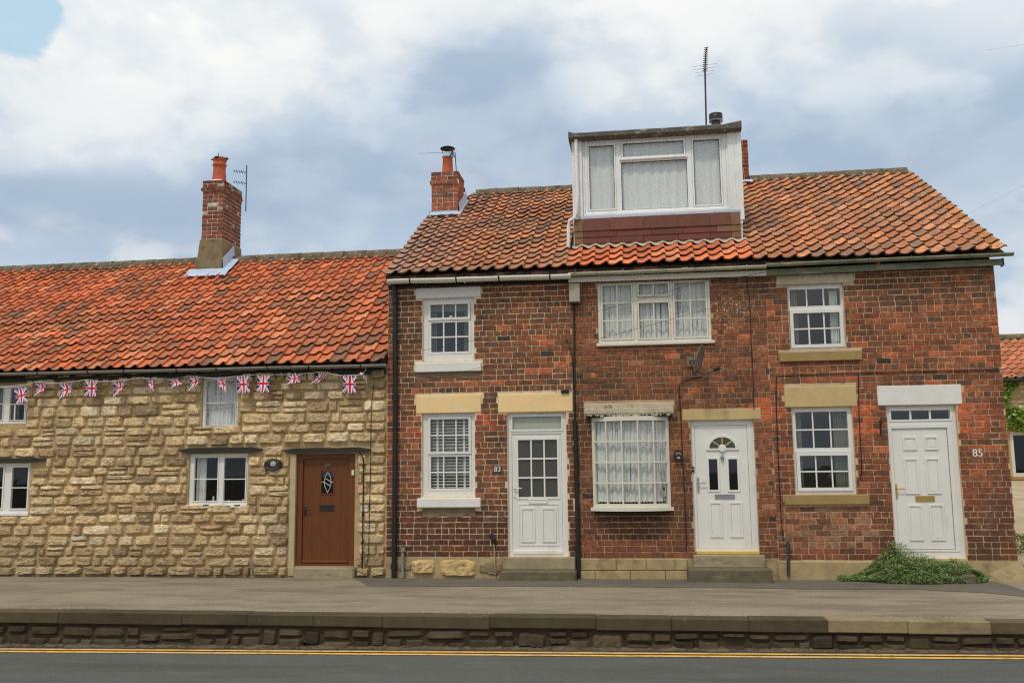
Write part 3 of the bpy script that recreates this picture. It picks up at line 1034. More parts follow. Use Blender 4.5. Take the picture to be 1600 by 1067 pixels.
def ridge_run(roof, x0, x1, ridge, r=.15, ln=.46):
    n = int(round((x1 - x0) / ln))
    ln = (x1 - x0) / n
    for i in range(n):
        g = MB()
        vs_, fs = [], []
        m = 8
        a, b = x0 + i * ln, x0 + (i + 1) * ln
        for e, (x, k) in enumerate(((a - .0, 1.0), (b - .006, 1.05))):
            for q in range(m + 1):
                an = math.pi * (q / m) * 1.16 - .25
                vs_.append((x, ridge[0] - math.cos(an) * r * k, ridge[1] - .035 + math.sin(an) * r * k + .012 * noise.noise(Vector((x * .8, 0, ridge[1])))))
        for q in range(m):
            fs.append((q, q + 1, m + 2 + q, m + 1 + q))
        g.add(vs_, [tuple(reversed(f)) for f in fs], smooth=True)
        g.add(vs_[:m + 1], [tuple(range(m + 1))])
        g.add(vs_[m + 1:], [tuple(reversed(range(m + 1)))])
        g.build('ridge_tile', m_ridge, roof)
    g = MB()                                # mortar bedding under the ridge
    k = int((x1 - x0) / .06)
    vs_, fs = [], []
    for i in range(k + 1):
        x = x0 + (x1 - x0) * i / k
        d = .16 + .03 * noise.noise(Vector((x * 5, 1, 2))) + .015 * math.sin(x / .225 * 6.28)
        t = TB if ridge is RB else TC
        vs_ += [(x, ridge[0] - .06, ridge[1] - .06 * math.tan(t) + .085), (x, ridge[0] - d, ridge[1] - d * math.tan(t) + .058)]
    for i in range(k):
        fs.append((2 * i, 2 * i + 1, 2 * i + 3, 2 * i + 2))
    g.add(vs_, fs, smooth=True)
    g.build('mortar_bed', m_ridge, roof)

def gutter(house, pts, Y, r, mat, name='gutter', bracket=None, nb=0, mb_mat=None):
    a, b = [(at(x, y, Y)[0], Y, at(x, y, Y)[1]) for x, y in pts]
    g = MB()
    n, m = 20, 10
    vs_, fs = [], []
    for i in range(n + 1):
        t = i / n
        x, z = a[0] + (b[0] - a[0]) * t, a[2] + (b[2] - a[2]) * t + .006 * noise.noise(Vector((t * 5, a[0], 0)))
        for rr, rev in ((r, 1), (r - .006, 0)):
            for q in range(m + 1):
                an = math.pi + math.pi * (q / m if rev else 1 - q / m)
                vs_.append((x, Y + math.cos(an) * rr, z + r * .5 + math.sin(an) * rr))
    k = 2 * (m + 1)
    for i in range(n):
        for q in range(k):
            q2 = (q + 1) % k
            fs.append((i * k + q, i * k + q2, (i + 1) * k + q2, (i + 1) * k + q))
    g.add(vs_, fs, smooth=True)
    for e in (0, n):
        g.add(vs_[e * k:e * k + m + 1], [tuple(range(m + 1))])
    o = g.build(name, mat, house)
    for i in range(nb):
        t = (i + .5 + U(-.12, .12)) / nb
        x, z = a[0] + (b[0] - a[0]) * t, a[2] + (b[2] - a[2]) * t
        h = MB()
        pts_ = []
        for q in range(9):
            an = math.pi * .94 + math.pi * 1.1 * q / 8
            pts_.append((x, Y + math.cos(an) * (r + .004), z + r * .5 + math.sin(an) * (r + .004)))
        for p, q in zip(pts_[:-1], pts_[1:]):
            dx = .011
            h.add([(p[0] - dx, p[1], p[2]), (p[0] + dx, p[1], p[2]), (q[0] + dx, q[1], q[2]), (q[0] - dx, q[1], q[2])], [(0, 1, 2, 3)])
        h.build('gutter_bracket', mb_mat or m_black, o)
    return o

def fascia(house, p0, p1, hpx, Y, mat, name='fascia', th=.025):
    (xa, za), (xb, zb) = at(*p0, Y), at(*p1, Y)
    h0 = hpx / 97
    g = MB()
    g.prism([(xa, za - h0), (xb, zb - h0), (xb, zb), (xa, za)], Y, Y + th)
    return g.build(name, mat, house)

def pipe(house, pts, Y, r, mat, name='downpipe', collars=(), n=8):
    P = [(at(x, y, Y)[0], Y, at(x, y, Y)[1]) for x, y in pts]
    g = MB()
    g.tube(P, r, n)
    o = g.build(name, mat, house)
    for c in collars:
        x, z = at(c[0], c[1], Y)
        MB().tube([(x, Y, z - .04), (x, Y, z + .04)], r * 1.3, n).build('collar', mat, o)
    return o

def chimney(house, X0, X1, Yf, Yb, Z0, Z1, corb, colour, mort):
    """brick stack: core, bricks on the front and right faces, projecting course near the top"""
    g = MB()
    e = .006
    g.box(X0 + e, X1 - e, Yf + e, Yb - e, Z0 - .5, Z1 - .012, 0)
    st = g.build('chimney', mort, house)
    its = []
    secs = [(Z0, corb[0], 0), (corb[0], corb[1], .030), (corb[1], Z1, .008)] if corb else [(Z0, Z1, 0)]
    for za, zb, pr in secs:
        cs = max(.06, (zb - za) / max(1, round((zb - za) / .088)))
        its += brick_items(X0 - pr, X1 + pr, za, zb, [], colour, X0, lambda i: i % 4 == 2, cs, Matrix.Translation((0, Yf - pr, 0)), .018)
        its += brick_items(0, Yb - Yf + 2 * pr, za, zb, [], colour, X0 + 3, lambda i: i % 4 == 0, cs, Matrix.Translation((X1 + pr, Yf - pr, 0)) @ Matrix.Rotation(math.pi / 2, 4, 'Z'), .018)
        if pr:
            MB().box(X0 - pr + .006, X1 + pr - .006, Yf - pr + .006, Yb + pr - .006, za + .002, zb - .008, 0).build('corbel', mort, st)
    pieces('brick', 'brickwork', its, BRICKS, m_brick, st)
    return st

def text(parent, s_, x, z, y, size, mat, name='lettering', ext=.002):
    cu = bpy.data.curves.new(name, 'FONT')
    cu.body = s_
    cu.size = size
    cu.extrude = ext
    cu.align_x = 'CENTER'
    cu.align_y = 'CENTER'
    cu.materials.append(mat)
    tmp = bpy.data.objects.new('tmp_text', cu)
    col.objects.link(tmp)
    me = bpy.data.meshes.new_from_object(tmp.evaluated_get(bpy.context.evaluated_depsgraph_get()))
    bpy.data.objects.remove(tmp)
    o = link(name, me, parent)
    o.location = (x, y, z)
    o.rotation_euler = (math.pi / 2, 0, 0)
    return o

def handle(parent, x, z0, z1, y, mat, lever=.11, plate_w=.028):
    g = MB()
    g.box(x - plate_w / 2, x + plate_w / 2, y - .012, y, z0, z1, .004)
    zz = z0 + (z1 - z0) * .68
    g.tube([(x, y, zz), (x, y - .045, zz)], .008)
    g.tube([(x, y - .045, zz), (x + lever * .3, y - .048, zz), (x + lever, y - .045, zz - .004)], .009)
    return g.build('handle', mat, parent)

def letterbox(parent, r, y, mat, inner=None):
    g = MB()
    plate(g, *r, [(r[0] + .02, r[1] - .02, r[2] + .012, r[3] - .012)], y - .012, y + .001)
    g.box(r[0] + .018, r[1] - .018, y - .007, y + .002, r[2] + .01, r[3] - .01, .003)
    return g.build('letterbox', mat, parent)

# ================================================================ STONE COTTAGE
cot = thing('stone_cottage', (-4.3, 4, 0), 'long low cottage of rough yellow limestone with orange pantile roof and brown door', 'cottage')
YW = .05
w1 = rect(-48, 602, 43.5, 662, YW)
w2 = rect(-44, 724, 48, 803, YW)
w3 = rect(317, 590, 373, 669, YW)
w4 = rect(296, 709, 388, 790, YW)
dc = rect(463, 709, 555, 884, YW)
dc = (dc[0], dc[1], dc[2], dc[3])
tl = [rect(281, 699, 409, 707, -.02), rect(-60, 716, 71, 722, -.02), rect(444, 699.5, 577, 707, -.02)]
cot_top = 3.42
wall_c = shell(cot, 'wall', XL, XA, cot_top, [w1, w2, w3, w4, dc], mo_s, EC, TC, RC, y0=.019)
ops = [w1, w2, w3, w4, (dc[0] - .10, dc[1] + .03, -.1, dc[3])] + tl
items = []
z = .02
row = 0
ST = lambda: pick((6, S(210, 184, 142)), (5, S(198, 171, 130)), (3, S(221, 200, 164)), (2.8, S(172, 145, 110)), (.5, S(190, 154, 124)), (.3, S(218, 211, 192)), (.8, S(154, 132, 102)))
while z < cot_top - .04:
    hgt = U(.135, .205) if row else .15
    if z + hgt > cot_top:
        hgt = cot_top - z
    x = XL - U(0, .2)
    while x < XA - .06:
        ln = U(.24, .50) * (1.0 if hgt > .15 else 1.1)
        if R.random() < .12:
            ln = U(.12, .18)
        a, b = max(x, XL), min(x + ln, XA - .01)
        if XA - b < .10:
            b = XA - .01
        x = b if b > a else x + ln
        for p, q in split(a, b, z, z + hgt, ops, .012, .34, .06):
            rows_ = [(z, z + hgt)]
            if q - p > .2 and R.random() < .10 and row > 1:
                k = U(.4, .6)
                rows_ = [(z, z + hgt * k), (z + hgt * k, z + hgt)]
            for s0, s1 in rows_:
                cx = (p + q) / 2
                wav = .045 * noise.noise(Vector((cx * .35, z * .8, 3))) + .012 * noise.noise(Vector((cx * 1.6, z * 2, 8)))
                c = ST()
                dirt = max(0, 1 - z / .9) * .6 + (.3 if noise.noise(Vector((cx * .8, z * 1.3, 30))) > .25 else 0)
                c = mixc(c, S(132, 116, 88), min(.7, dirt))
                jg = U(.010, .026)
                sc_ = 1.4 if row == 0 else U(.75, 1.15)
                m4 = Matrix.Translation((cx + U(-.004, .004), .004 + (-.03 if row == 0 else 0), (s0 + s1) / 2 + wav)) @ Matrix.Rotation(U(-.018, .018), 4, 'Y') @ Matrix.Diagonal((q - p - jg, sc_, s1 - s0 - U(.010, .022), 1))
                items.append((R.randrange(len(STONES)), m4, c, (q - p) * (s1 - s0) * 6))
    z += hgt
    row += 1
pieces('stone', 'rubble', items, STONES, m_stone, wall_c)
for r_ in tl:
    g = MB()
    n = 8
    vs_ = []
    for i in range(n + 1):
        x = r_[0] + (r_[1] - r_[0]) * i / n
        k = .012 * noise.noise(Vector((x * 3, 0, 0)))
        e = .35 if i in (0, n) else 1
        zc, hz = (r_[2] + r_[3]) / 2 + k, (r_[3] - r_[2]) / 2 * e
        vs_ += [(x, -.05, zc - hz), (x, -.045, zc + hz), (x, .10, zc + hz), (x, .10, zc - hz)]
    fs = [(3, 2, 1, 0), tuple(n * 4 + i for i in range(4))]
    for i in range(n):
        for k in range(4):
            fs.append((i * 4 + k, (i + 1) * 4 + k, (i + 1) * 4 + (k + 1) % 4, i * 4 + (k + 1) % 4))
    g.add(vs_, [tuple(reversed(f)) for f in fs])
    g.build('lintel', m_timberblk, cot)
# casements
def casement(outer_px, lights_px, lace=False, sash=.03):
    o = rect(*outer_px, YW)
    L = [(rect(*r, YW), c, n) for r, c, n in lights_px]
    return window(cot, o, L, y=YW, gl=m_glass, bar=.018, sash=sash, mat=m_white)
wn = casement((-48, 602, 43.5, 662), [((-38, 607, 5, 656), 1, 2), ((16, 607, 39, 656), 1, 2)], sash=.018)
g = MB()
vx = at(23, 640, YW)[0]
_, _, q0, q1 = rect(16, 633, 39, 656, YW)
g.box(vx - .012, vx + .012, YW - .002, YW + .02, q0, q1, .003).build('glazing_bar', m_white, wn)
curtain(wn, w1[0] + .05, w1[1] - .28, w1[2] + .05, w1[3] - .05, .22, m_cloth, 5)
wn = casement((-44, 724, 48, 803), [((-36, 730, 4, 794), 1, 2), ((18, 730, 43, 794), 1, 2)])
sill(wn, (w2[0] - .01, w2[1] + .01, w2[2] - .03, w2[2] + .02), -.01, .1, m_white)
wn = casement((317, 590, 373, 669), [((322, 595, 368.5, 664), 1, 2)], sash=.016)
curtain(wn, w3[0] + .04, w3[1] - .04, w3[2] + .04, w3[3] - .03, .13, m_lace, 8, .014)
wn = casement((296, 709, 388, 790), [((303.5, 715, 340, 782), 1, 2), ((350, 715, 383.5, 782), 1, 2)], sash=.022)
sill(wn, (w4[0] - .01, w4[1] + .01, w4[2] - .03, w4[2] + .02), -.01, .1, m_white)
curtain(wn, w4[0] + .06, w4[0] + .24, w4[2] + .05, w4[3] - .04, .17, m_lace2, 4, .02)
for px_ in (322, 371):
    xx, zz = at(px_, 789, 0)
    MB().box(xx - .05, xx + .05, -.016, .03, zz - .012, zz + .008, .004).build('vent_cover', m_iron, wn)
# door
XF = [rect(463, 709, 472, 884, YW), rect(546, 709, 555, 884, YW)]
g = MB()
lf = rect(473, 716, 546, 880, .08)
plate(g, dc[0], dc[1], dc[2], dc[3] + .02, [lf], YW, .14)
dfr = g.build('door_frame', m_oakdark, cot)
g = MB()
gl = rect(502.5, 735.5, 521, 770.5, .08)
plate(g, lf[0] + .002, lf[1] - .002, lf[2], lf[3] - .002, [gl], .080, .12)
door = g.build('door', m_oak, cot)
for k in range(1, 5):
    xx = lf[0] + (lf[1] - lf[0]) * k / 5
    for za, zb in ((lf[2] + .05, gl[2] - .02), (gl[3] + .02, lf[3] - .02)) if abs(xx - (gl[0] + gl[1]) / 2) < .12 else ((lf[2] + .05, lf[3] - .02),):
        MB().box(xx - .004, xx + .004, .0775, .081, za, zb, .001).build('plank_bead', m_oakdark, door)
g = MB()
plate(g, gl[0] - .018, gl[1] + .018, gl[2] - .018, gl[3] + .018, [gl], .070, .082)
g.build('pane_surround', m_oakdark, door)
g = MB()
g.add([(gl[0], .092, gl[2]), (gl[1], .092, gl[2]), (gl[1], .092, gl[3]), (gl[0], .092, gl[3])], [(0, 1, 2, 3)])
g.build('pane', m_glassb, door)
gx, gz, gw, gh = (gl[0] + gl[1]) / 2, (gl[2] + gl[3]) / 2, (gl[1] - gl[0]) / 2, (gl[3] - gl[2]) / 2
g = MB()
for sx in (-1, 1):
    g.tube([(gx, .089, gz + gh * .92), (gx + sx * gw * .45, .089, gz + gh * .45), (gx + sx * gw * .60, .089, gz), (gx + sx * gw * .45, .089, gz - gh * .45), (gx, .089, gz - gh * .92)], .0045, 5)
    g.tube([(gx + sx * gw, .089, gz), (gx + sx * gw * .6, .089, gz), (gx - sx * gw * .42, .089, gz + gh * .34 * sx)], .0045, 5)
g.build('leading', m_letter, door)
letterbox(door, rect(499.5, 789, 522, 797.5, .08), .079, m_iron)
hx_, hz_ = at(477, 798, .08)
handle(door, hx_, hz_ - .07, hz_ + .07, .079, m_iron, .10, .04)
MB().box(lf[0] + .01, lf[1] - .01, .045, .082, lf[2] + .01, lf[2] + .05, .01).build('weather_bar', m_oakdark, door)
nx_, nz_ = at(512.5, 727, .08)
np_ = tag(MB().lathe([(.0, -.006), (.05, -.006), (.052, .0)], nx_, .079, nz_, 20, axis='Y').lathe([(.0, -.008), (.032, -.008), (.032, -.004)], nx_, .079, nz_, 16, (.5, .5, .5), axis='Y').build('door_plaque', M('grey_plaque', S(96, 92, 80), rough=.5, var=.35, vscale=60)), 'small round grey plaque on the brown plank door', 'plaque')
r_ = rect(549.5, 734, 553.5, 742.5, .04)
tag(MB().box(r_[0], r_[1], .028, .05, r_[2], r_[3], .004).build('doorbell', m_figure), 'small cream doorbell on the right jamb of the brown door', 'doorbell')
r_ = rect(458, 885, 552, 900, -.16)
g = MB()
g.box(r_[0], r_[1], -.16, .13, -.02, dc[2] - .004, .02)
g.build('step', m_step, cot)
r_ = rect(452, 712, 463, 900, -.004)
g = MB()
g.box(r_[0], dc[0] - .002, -.012, .06, .02, dc[3], .006)
g.build('jamb_render', m_tan, cot)
# roof
rf = roof_deck(cot, XL, XA - .01, EC, RC, TC)
def tile_col(x, y, i, base, lich):
    n = noise.noise(Vector((x * .9, y * 1.2, 7)))
    c = pick(*base)
    return mixc(c, lich, max(0, min(.6, n * .9)))
CT = ((6, S(206, 118, 78)), (4, S(188, 104, 69)), (2, S(214, 137, 94)), (1.7, S(166, 104, 76)), (.8, S(140, 100, 80)))
chX0, chX1, chYf, chYb = -4.84, -4.387, 3.0, 3.88
roof_tiles(rf, XL, XA - .02, EC, TC, 3.68 / math.cos(TC), .305, lambda x, y, i: tile_col(x, y, i, CT, S(134, 96, 74)), m_tile)
ridge_run(rf, XL, XA - .02, RC)
gutter(cot, ((-40, 586), (604, 571)), -.20, .045, m_gutgrey, nb=9)
fascia(cot, (-40, 590), (603, 575), 9, -.03, m_black)
# chimney
zt, zs = at(335, 281.5, chYf)[1], at(330, 373, chYf)[1]
zc0, zc1 = at(335, 298.5, chYf)[1], at(335, 292.5, chYf)[1]
CB = lambda x, z, l: mixc(pick((5, S(150, 84, 62)), (3, S(132, 74, 56)), (2, S(116, 80, 64)), (1, S(196, 186, 176))), S(60, 48, 38), .55 * max(0, noise.noise(Vector((x * 5, z * 3, 9)))))
stc = chimney(cot, chX0, chX1, chYf, chYb, zs, zt, (zc0, zc1), CB, mo_p)
g = MB()
b0, t0 = (chX0 - .09, chX1 + .01, chYf - .02, chYb + .05), (chX0 - .015, chX1 + .02, chYf - .03, chYb + .02)
vs_ = [(b0[0], b0[2], 5.3), (b0[1], b0[2], 5.3), (b0[1], b0[3], 5.3), (b0[0], b0[3], 5.3), (b0[0] + .02, b0[2] - .02, zs - .5), (b0[1] + .02, b0[2] - .02, zs - .5), (b0[1] + .02, b0[3], zs - .5), (b0[0] + .02, b0[3], zs - .5),
       (t0[0], t0[2], zs - .02), (t0[1], t0[2], zs - .02), (t0[1], t0[3], zs - .02), (t0[0], t0[3], zs - .02)]
fs = []
for r0 in (0, 4):
    fs += [(r0 + i, r0 + (i + 1) % 4, r0 + 4 + (i + 1) % 4, r0 + 4 + i) for i in range(4)]
fs.append((8, 9, 10, 11))
g.add(vs_, fs).build('chimney_base', m_render, stc)
pcx = (chX0 + chX1) / 2 + .02
px0, pz1 = at(343.5, 250, chYf + .25)
pz0 = zt
PH = pz1 - pz0
g = MB().lathe([(.150, 0), (.145, PH * .2), (.128, PH * .55), (.128, PH * .70), (.146, PH * .73), (.146, PH * .80), (.130, PH * .82), (.134, PH * .93), (.15, PH * .97), (.15, PH), (.11, PH), (.10, PH - .1)], px0, chYf + .25, pz0, 20)
pt = g.build('chimney_pot', m_pot, stc)
g = MB().lathe([(.20, 0), (.20, .012), (.09, .05), (.0, .06)], px0, chYf + .25, pz1 + .004, 4).build('pot_cap', m_iron, pt)
MB().lathe([(.26, -.02), (.20, .03), (.15, .05)], px0, chYf + .25, pz0, 14).build('flaunching', m_whitestone, stc)
# lead flashing: apron on the tiles, upstand on the side
def on_roof(x, y, e, t, lift=.05):
    return (x, y, roof_z(y, e, t) + lift / math.cos(t))
def flashing(st, X0, X1, Yf, Yt, e, t, side_h, wl=.12, wr=.2, fr=.26, off=.015):
    g = MB()
    n = 14
    vs_, fs = [], []
    for i in range(n + 1):
        x = X0 - wl + (X1 + wr - X0 + wl) * i / n
        wv = .012 * math.sin(x / .225 * 6.28)
        vs_ += [on_roof(x, Yf - fr + U(-.012, .012), e, t, .088 + wv * .5), on_roof(x, Yf - .02, e, t, .11)]
    fs += [(2 * i, 2 * i + 2, 2 * i + 3, 2 * i + 1) for i in range(n)]
    g.add(vs_, fs, smooth=True)
    vs_, fs = [], []
    for i in range(9):
        y = Yf - .03 + (Yt - Yf + .03) * i / 8
        vs_ += [on_roof(X1 + wr, y, e, t, .09), on_roof(X1 + off + .02, y, e, t, .11), (X1 + off, y, roof_z(y, e, t) + side_h)]
    for i in range(8):
        for k in (0, 1):
            fs.append((3 * i + k, 3 * i + 3 + k, 3 * i + 4 + k, 3 * i + 1 + k))
    g.add(vs_, fs)
    x0_, x1_, z0_ = X0 - .01, X1 + off, roof_z(Yf, e, t)
    return g.build('flashing', m_lead, st)
flashing(stc, chX0 - .09, chX1 + .03, chYf - .04, RC[0] - .02, EC, TC, .36, .12, .20, .26, .025)

# ================================================================ BRICK HOUSES
h83 = thing('brick_house', ((XA + XB) / 2, 4, 0), 'narrow red brick house numbered 83 with white half-glazed door and white sash windows', 'house', 'brick houses of the terrace')
hmid = thing('brick_house', ((XB + XC) / 2, 4, 0), 'middle brick house with the big white roof dormer and bow window', 'house', 'brick houses of the terrace')
h85 = thing('brick_house', ((XC + XD) / 2, 4, 0), 'end brick house numbered 85 with six-panel white door and buff lintel', 'house', 'brick houses of the terrace')
YB = .06
ZT = 4.74
# ---- openings
u83, l83, d83 = rect(661, 465, 741.5, 564.5, YB), rect(660, 646, 743, 775.5, YB), rect(794, 645, 886.5, 868.5, YB)
lt83 = [rect(649.5, 449, 751, 465, -.012), rect(650, 617, 751.5, 645, -.012), rect(778, 615, 895, 643.5, -.012)]
sl83 = [rect(648.5, 566, 751.5, 580.5, -.06), rect(651, 778, 750.5, 793, -.07)]
mU, mD = rect(934.5, 440, 1110, 535, .0), rect(1082, 656, 1181.5, 861.5, YB)
bow = rect(926, 652, 1046, 790, 0.0)
canopy = rect(912, 630, 1054, 650, -.05)
ltM = [rect(1066, 638, 1189, 656, -.012)]
u85, l85, d85 = rect(1231.5, 444.5, 1319, 547.5, YB), rect(1239, 636.5, 1334, 772, YB), rect(1391, 633.5, 1500.5, 872, YB)
lt85 = [rect(1213, 428, 1334, 443.5, -.012), rect(1226, 603.5, 1339, 635.5, -.012), rect(1371, 601.5, 1503, 632.5, -.012)]
sl85 = [rect(1218, 549, 1347, 563.5, -.06), rect(1227, 773, 1359, 788, -.06)]
zb83, zbM, zb85 = at(750, 870)[1], at(990, 871.5)[1], at(1290, 875)[1]

def col83(x, z, l):
    c = pick((6, RED), (5, BRN), (1.2, DKB), (.7, ORG), (.1, BLK))
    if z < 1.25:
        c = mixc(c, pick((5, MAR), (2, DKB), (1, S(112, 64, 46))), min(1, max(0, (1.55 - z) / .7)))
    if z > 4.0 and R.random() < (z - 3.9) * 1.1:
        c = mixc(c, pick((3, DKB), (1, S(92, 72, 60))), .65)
    if 1.42 < x < 1.98 and 2.28 < z < 2.62:
        c = pick((4, S(190, 98, 62)), (1, RED))
    if .03 < x < .62 and 2.2 < z < 2.62 and R.random() < .5:
        c = pick((2, S(166, 74, 46)), (1, ORG))
    return c

def colM(x, z, l):
    c = pick((5, RED), (5, BRN), (1.6, S(136, 82, 60)), (.5, ORG), (1.0, DKB), (.12, BLK), (.6, PNK))
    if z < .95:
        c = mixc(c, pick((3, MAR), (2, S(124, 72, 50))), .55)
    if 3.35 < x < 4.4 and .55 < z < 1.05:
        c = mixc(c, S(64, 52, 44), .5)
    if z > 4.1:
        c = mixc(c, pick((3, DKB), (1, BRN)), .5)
    if x > 5.75 and 2.2 < z < 2.75:
        c = pick((3, S(190, 98, 62)), (1, RED))
    return c

def col85(x, z, l):
    c = pick((5, S(146, 88, 60)), (3, BRN), (1.4, ORG), (.8, DKB), (.15, BLK), (1, S(148, 82, 58)))
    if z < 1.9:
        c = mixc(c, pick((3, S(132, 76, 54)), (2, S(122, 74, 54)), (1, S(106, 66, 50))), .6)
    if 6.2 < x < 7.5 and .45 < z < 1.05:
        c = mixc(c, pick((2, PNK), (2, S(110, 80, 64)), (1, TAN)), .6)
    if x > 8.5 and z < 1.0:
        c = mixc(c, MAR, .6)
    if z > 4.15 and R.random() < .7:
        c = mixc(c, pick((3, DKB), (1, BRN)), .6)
    if 2.2 < z < 2.58 and (x < 6.35 or 7.2 < x < 7.6 or x > 8.5):
        c = pick((4, S(190, 100, 64)), (1, RED))
    return c

def brick_house(h, x0, x1, zb, win_ops, extra, mort, colr, seed, hdr, joint=.0145):
    wl = shell(h, 'wall', x0, x1, ZT, win_ops, mort, EB, TB, RB)
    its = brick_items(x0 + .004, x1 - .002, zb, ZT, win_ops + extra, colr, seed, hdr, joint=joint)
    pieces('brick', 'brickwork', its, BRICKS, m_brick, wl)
    return wl

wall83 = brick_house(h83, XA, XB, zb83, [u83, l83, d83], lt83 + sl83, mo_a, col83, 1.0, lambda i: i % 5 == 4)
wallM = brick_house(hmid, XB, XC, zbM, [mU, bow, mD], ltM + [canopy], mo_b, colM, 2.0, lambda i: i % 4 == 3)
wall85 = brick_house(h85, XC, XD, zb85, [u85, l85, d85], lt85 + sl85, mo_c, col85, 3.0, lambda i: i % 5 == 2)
# bricked gable of the end house (faces the yard)
its = brick_items(.1, 5.5, zb85, 4.6, [], col85, 9.0, lambda i: i % 5 == 2, .0895, Matrix.Translation((XD - .002, 0, 0)) @ Matrix.Rotation(math.pi / 2, 4, 'Z'))
pieces('brick', 'gable_brickwork', its, BRICKS, m_brick, wall85, 0)

# ---- lintels, sills, sash windows of number 83
for r_, m_ in zip(lt83, (m_whitestone, m_ochre, m_ochre)):
    lintel(h83, r_, m_)
win = window(h83, u83, [(rect(673.2, 476, 731.5, 496.5, YB + .012), 3, 1, 1, -.012), (rect(674, 503.8, 732.5, 549.7, YB + .012), 3, 2, 1, .006)], y=YB, gl=m_glassd, sash=.042, bar=.024)
sill(win, sl83[0], -.06, .10, m_whitestone, .008)
curtain(win, u83[0] + .09, u83[0] + .20, u83[2] + .1, u83[3] - .1, .22, m_cloth, 3, .02)
curtain(win, u83[1] - .20, u83[1] - .09, u83[2] + .1, u83[3] - .1, .22, m_cloth, 3, .02)
_, _, a, b = rect(674, 476, 732, 487, .2)
MB().box(u83[0] + .08, u83[1] - .08, .18, .195, b - .12, b + .05, .002).build('roller_blind', m_cloth, win)
for px_, t_ in ((705, 495),):
    xx, zz = at(px_, t_, YB)
    MB().box(xx - .025, xx + .025, YB - .03, YB - .01, zz - .012, zz + .012, .004).build('sash_lock', m_white, win)
GL = (rect(672.9, 654.5, 732.7, 705.6, YB + .012), rect(673.4, 713, 733.8, 762.7, YB + .012))
win = window(h83, l83, [(GL[0], 3, 2, 1, -.012), (GL[1], 3, 2, 1, .006)], y=YB, gl=m_glass, sash=.04, bar=.022)
sill(win, sl83[1], -.07, .10, m_whitestone, .012)
for G in GL:
    x0, x1, z0, z1 = G
    k = int((z1 - z0 + .04) / .048)
    for i in range(k):
        zz = z0 - .02 + (i + .5) * (z1 - z0 + .04) / k
        m4 = Matrix.Translation((0, .135, zz)) @ Matrix.Rotation(math.radians(-38), 4, 'X')
        o = MB().box(x0 - .03, x1 + .03, -.022, .022, -.004, .004, .001).build('slat', m_slat, win)
        o.matrix_basis = m4
    for u_ in (0, 1):
        xx = x0 + (x1 - x0) * (.165 if u_ == 0 else .86)
        MB().box(xx - .018, xx + .018, .108, .125, z0 - .04, z1 + .04, .003).build('shutter_stile', m_slat, win)
for k, (a, b, c_, d) in enumerate(((650, 581.5, 748, 590), (660, 794, 742, 806))):
    r_ = rect(a, b, c_, d, -.008)
    g = MB()
    n = 14
    up = [(r_[0] + (r_[1] - r_[0]) * i / n, r_[3]) for i in range(n + 1)]
    lo = [(x, r_[2] + .05 * noise.noise(Vector((x * 5, k, 2)))) for x, _ in reversed(up)]
    g.prism(lo[::-1] + up[::-1], -.009, .004)
    g.build('render_patch', m_smear, h83)
# ---- door of number 83
def upvc_door(house, dr, leaf_r, holes_frame, y, frame_mat=None):
    g = MB()
    plate(g, *dr, [leaf_r] + holes_frame, y, y + .08)
    fr = g.build('door_frame', m_white, house)
    return fr
tr = rect(801, 650.8, 877, 670.6, YB + .01)
lf = rect(800.5, 677.5, 878.5, 863, YB + .015)
fr = upvc_door(h83, d83, lf, [tr], YB)
g = MB()
plate(g, tr[0] - .03, tr[1] + .03, tr[2] - .03, tr[3] + .03, [tr], YB - .012, YB + .02)
g.build('transom_bead', m_white, fr)
g = MB()
g.add([(tr[0], YB + .03, tr[2]), (tr[1], YB + .03, tr[2]), (tr[1], YB + .03, tr[3]), (tr[0], YB + .03, tr[3])], [(0, 1, 2, 3)])
g.build('pane', M('frosted_transom', S(160, 162, 146), rough=.12, var=.08, vscale=3), fr)
gl = rect(810, 687, 871, 776, YB + .015)
g = MB()
plate(g, lf[0] + .004, lf[1] - .004, lf[2] + .004, lf[3] - .004, [gl], YB + .012, YB + .06)
door = g.build('door', m_white, h83)
g = MB()
plate(g, gl[0] - .035, gl[1] + .035, gl[2] - .035, gl[3] + .035, [gl], YB + .002, YB + .016)
g.build('glazing_bead', m_white, door)
pane_objs(door, *gl, 3, 3, YB + .02, .026, None, m_white, M('obscured_door_glass', S(66, 66, 58), rough=.14, var=.3, vscale=40, bump=.004, bscale=60, spec=.6))
moulded(door, rect(814, 793, 836, 846.5, YB + .015), YB + .012, m_white)
moulded(door, rect(846.5, 793, 869, 846.5, YB + .015), YB + .012, m_white)
r_ = rect(810, 786.5, 873, 852, YB + .015)
g = MB()
plate(g, *r_, [(r_[0] + .02, r_[1] - .02, r_[2] + .02, r_[3] - .02)], YB + .004, YB + .014)
g.build('panel_frame', m_white, door)
letterbox(door, rect(825.7, 779.5, 855.8, 786.2, YB), YB + .004, m_white)
hx_, z0_ = at(803.8, 777, YB)
z1_ = at(803.8, 755.5, YB)[1]
handle(door, hx_, z0_, z1_, YB + .012, m_white, .12, .04)
MB().box(lf[0], lf[1], YB - .02, YB + .02, lf[2] - .02, lf[2] + .035, .006).build('weather_bar', m_white, door)
def steps(house, up, lo, yu, yl, mat):
    a, b = rect(*up, yu), rect(*lo, yl)
    MB().box(b[0], b[1], yl, .12, -.03, b[3], .02).build('step', m_stepd, house)
    MB().box(a[0], a[1], yu, .12, b[3] - .01, a[3], .015).build('step', mat, house)
steps(h83, (785, 870, 898.5, 889), (781, 892, 899.5, 907), -.10, -.36, m_step)
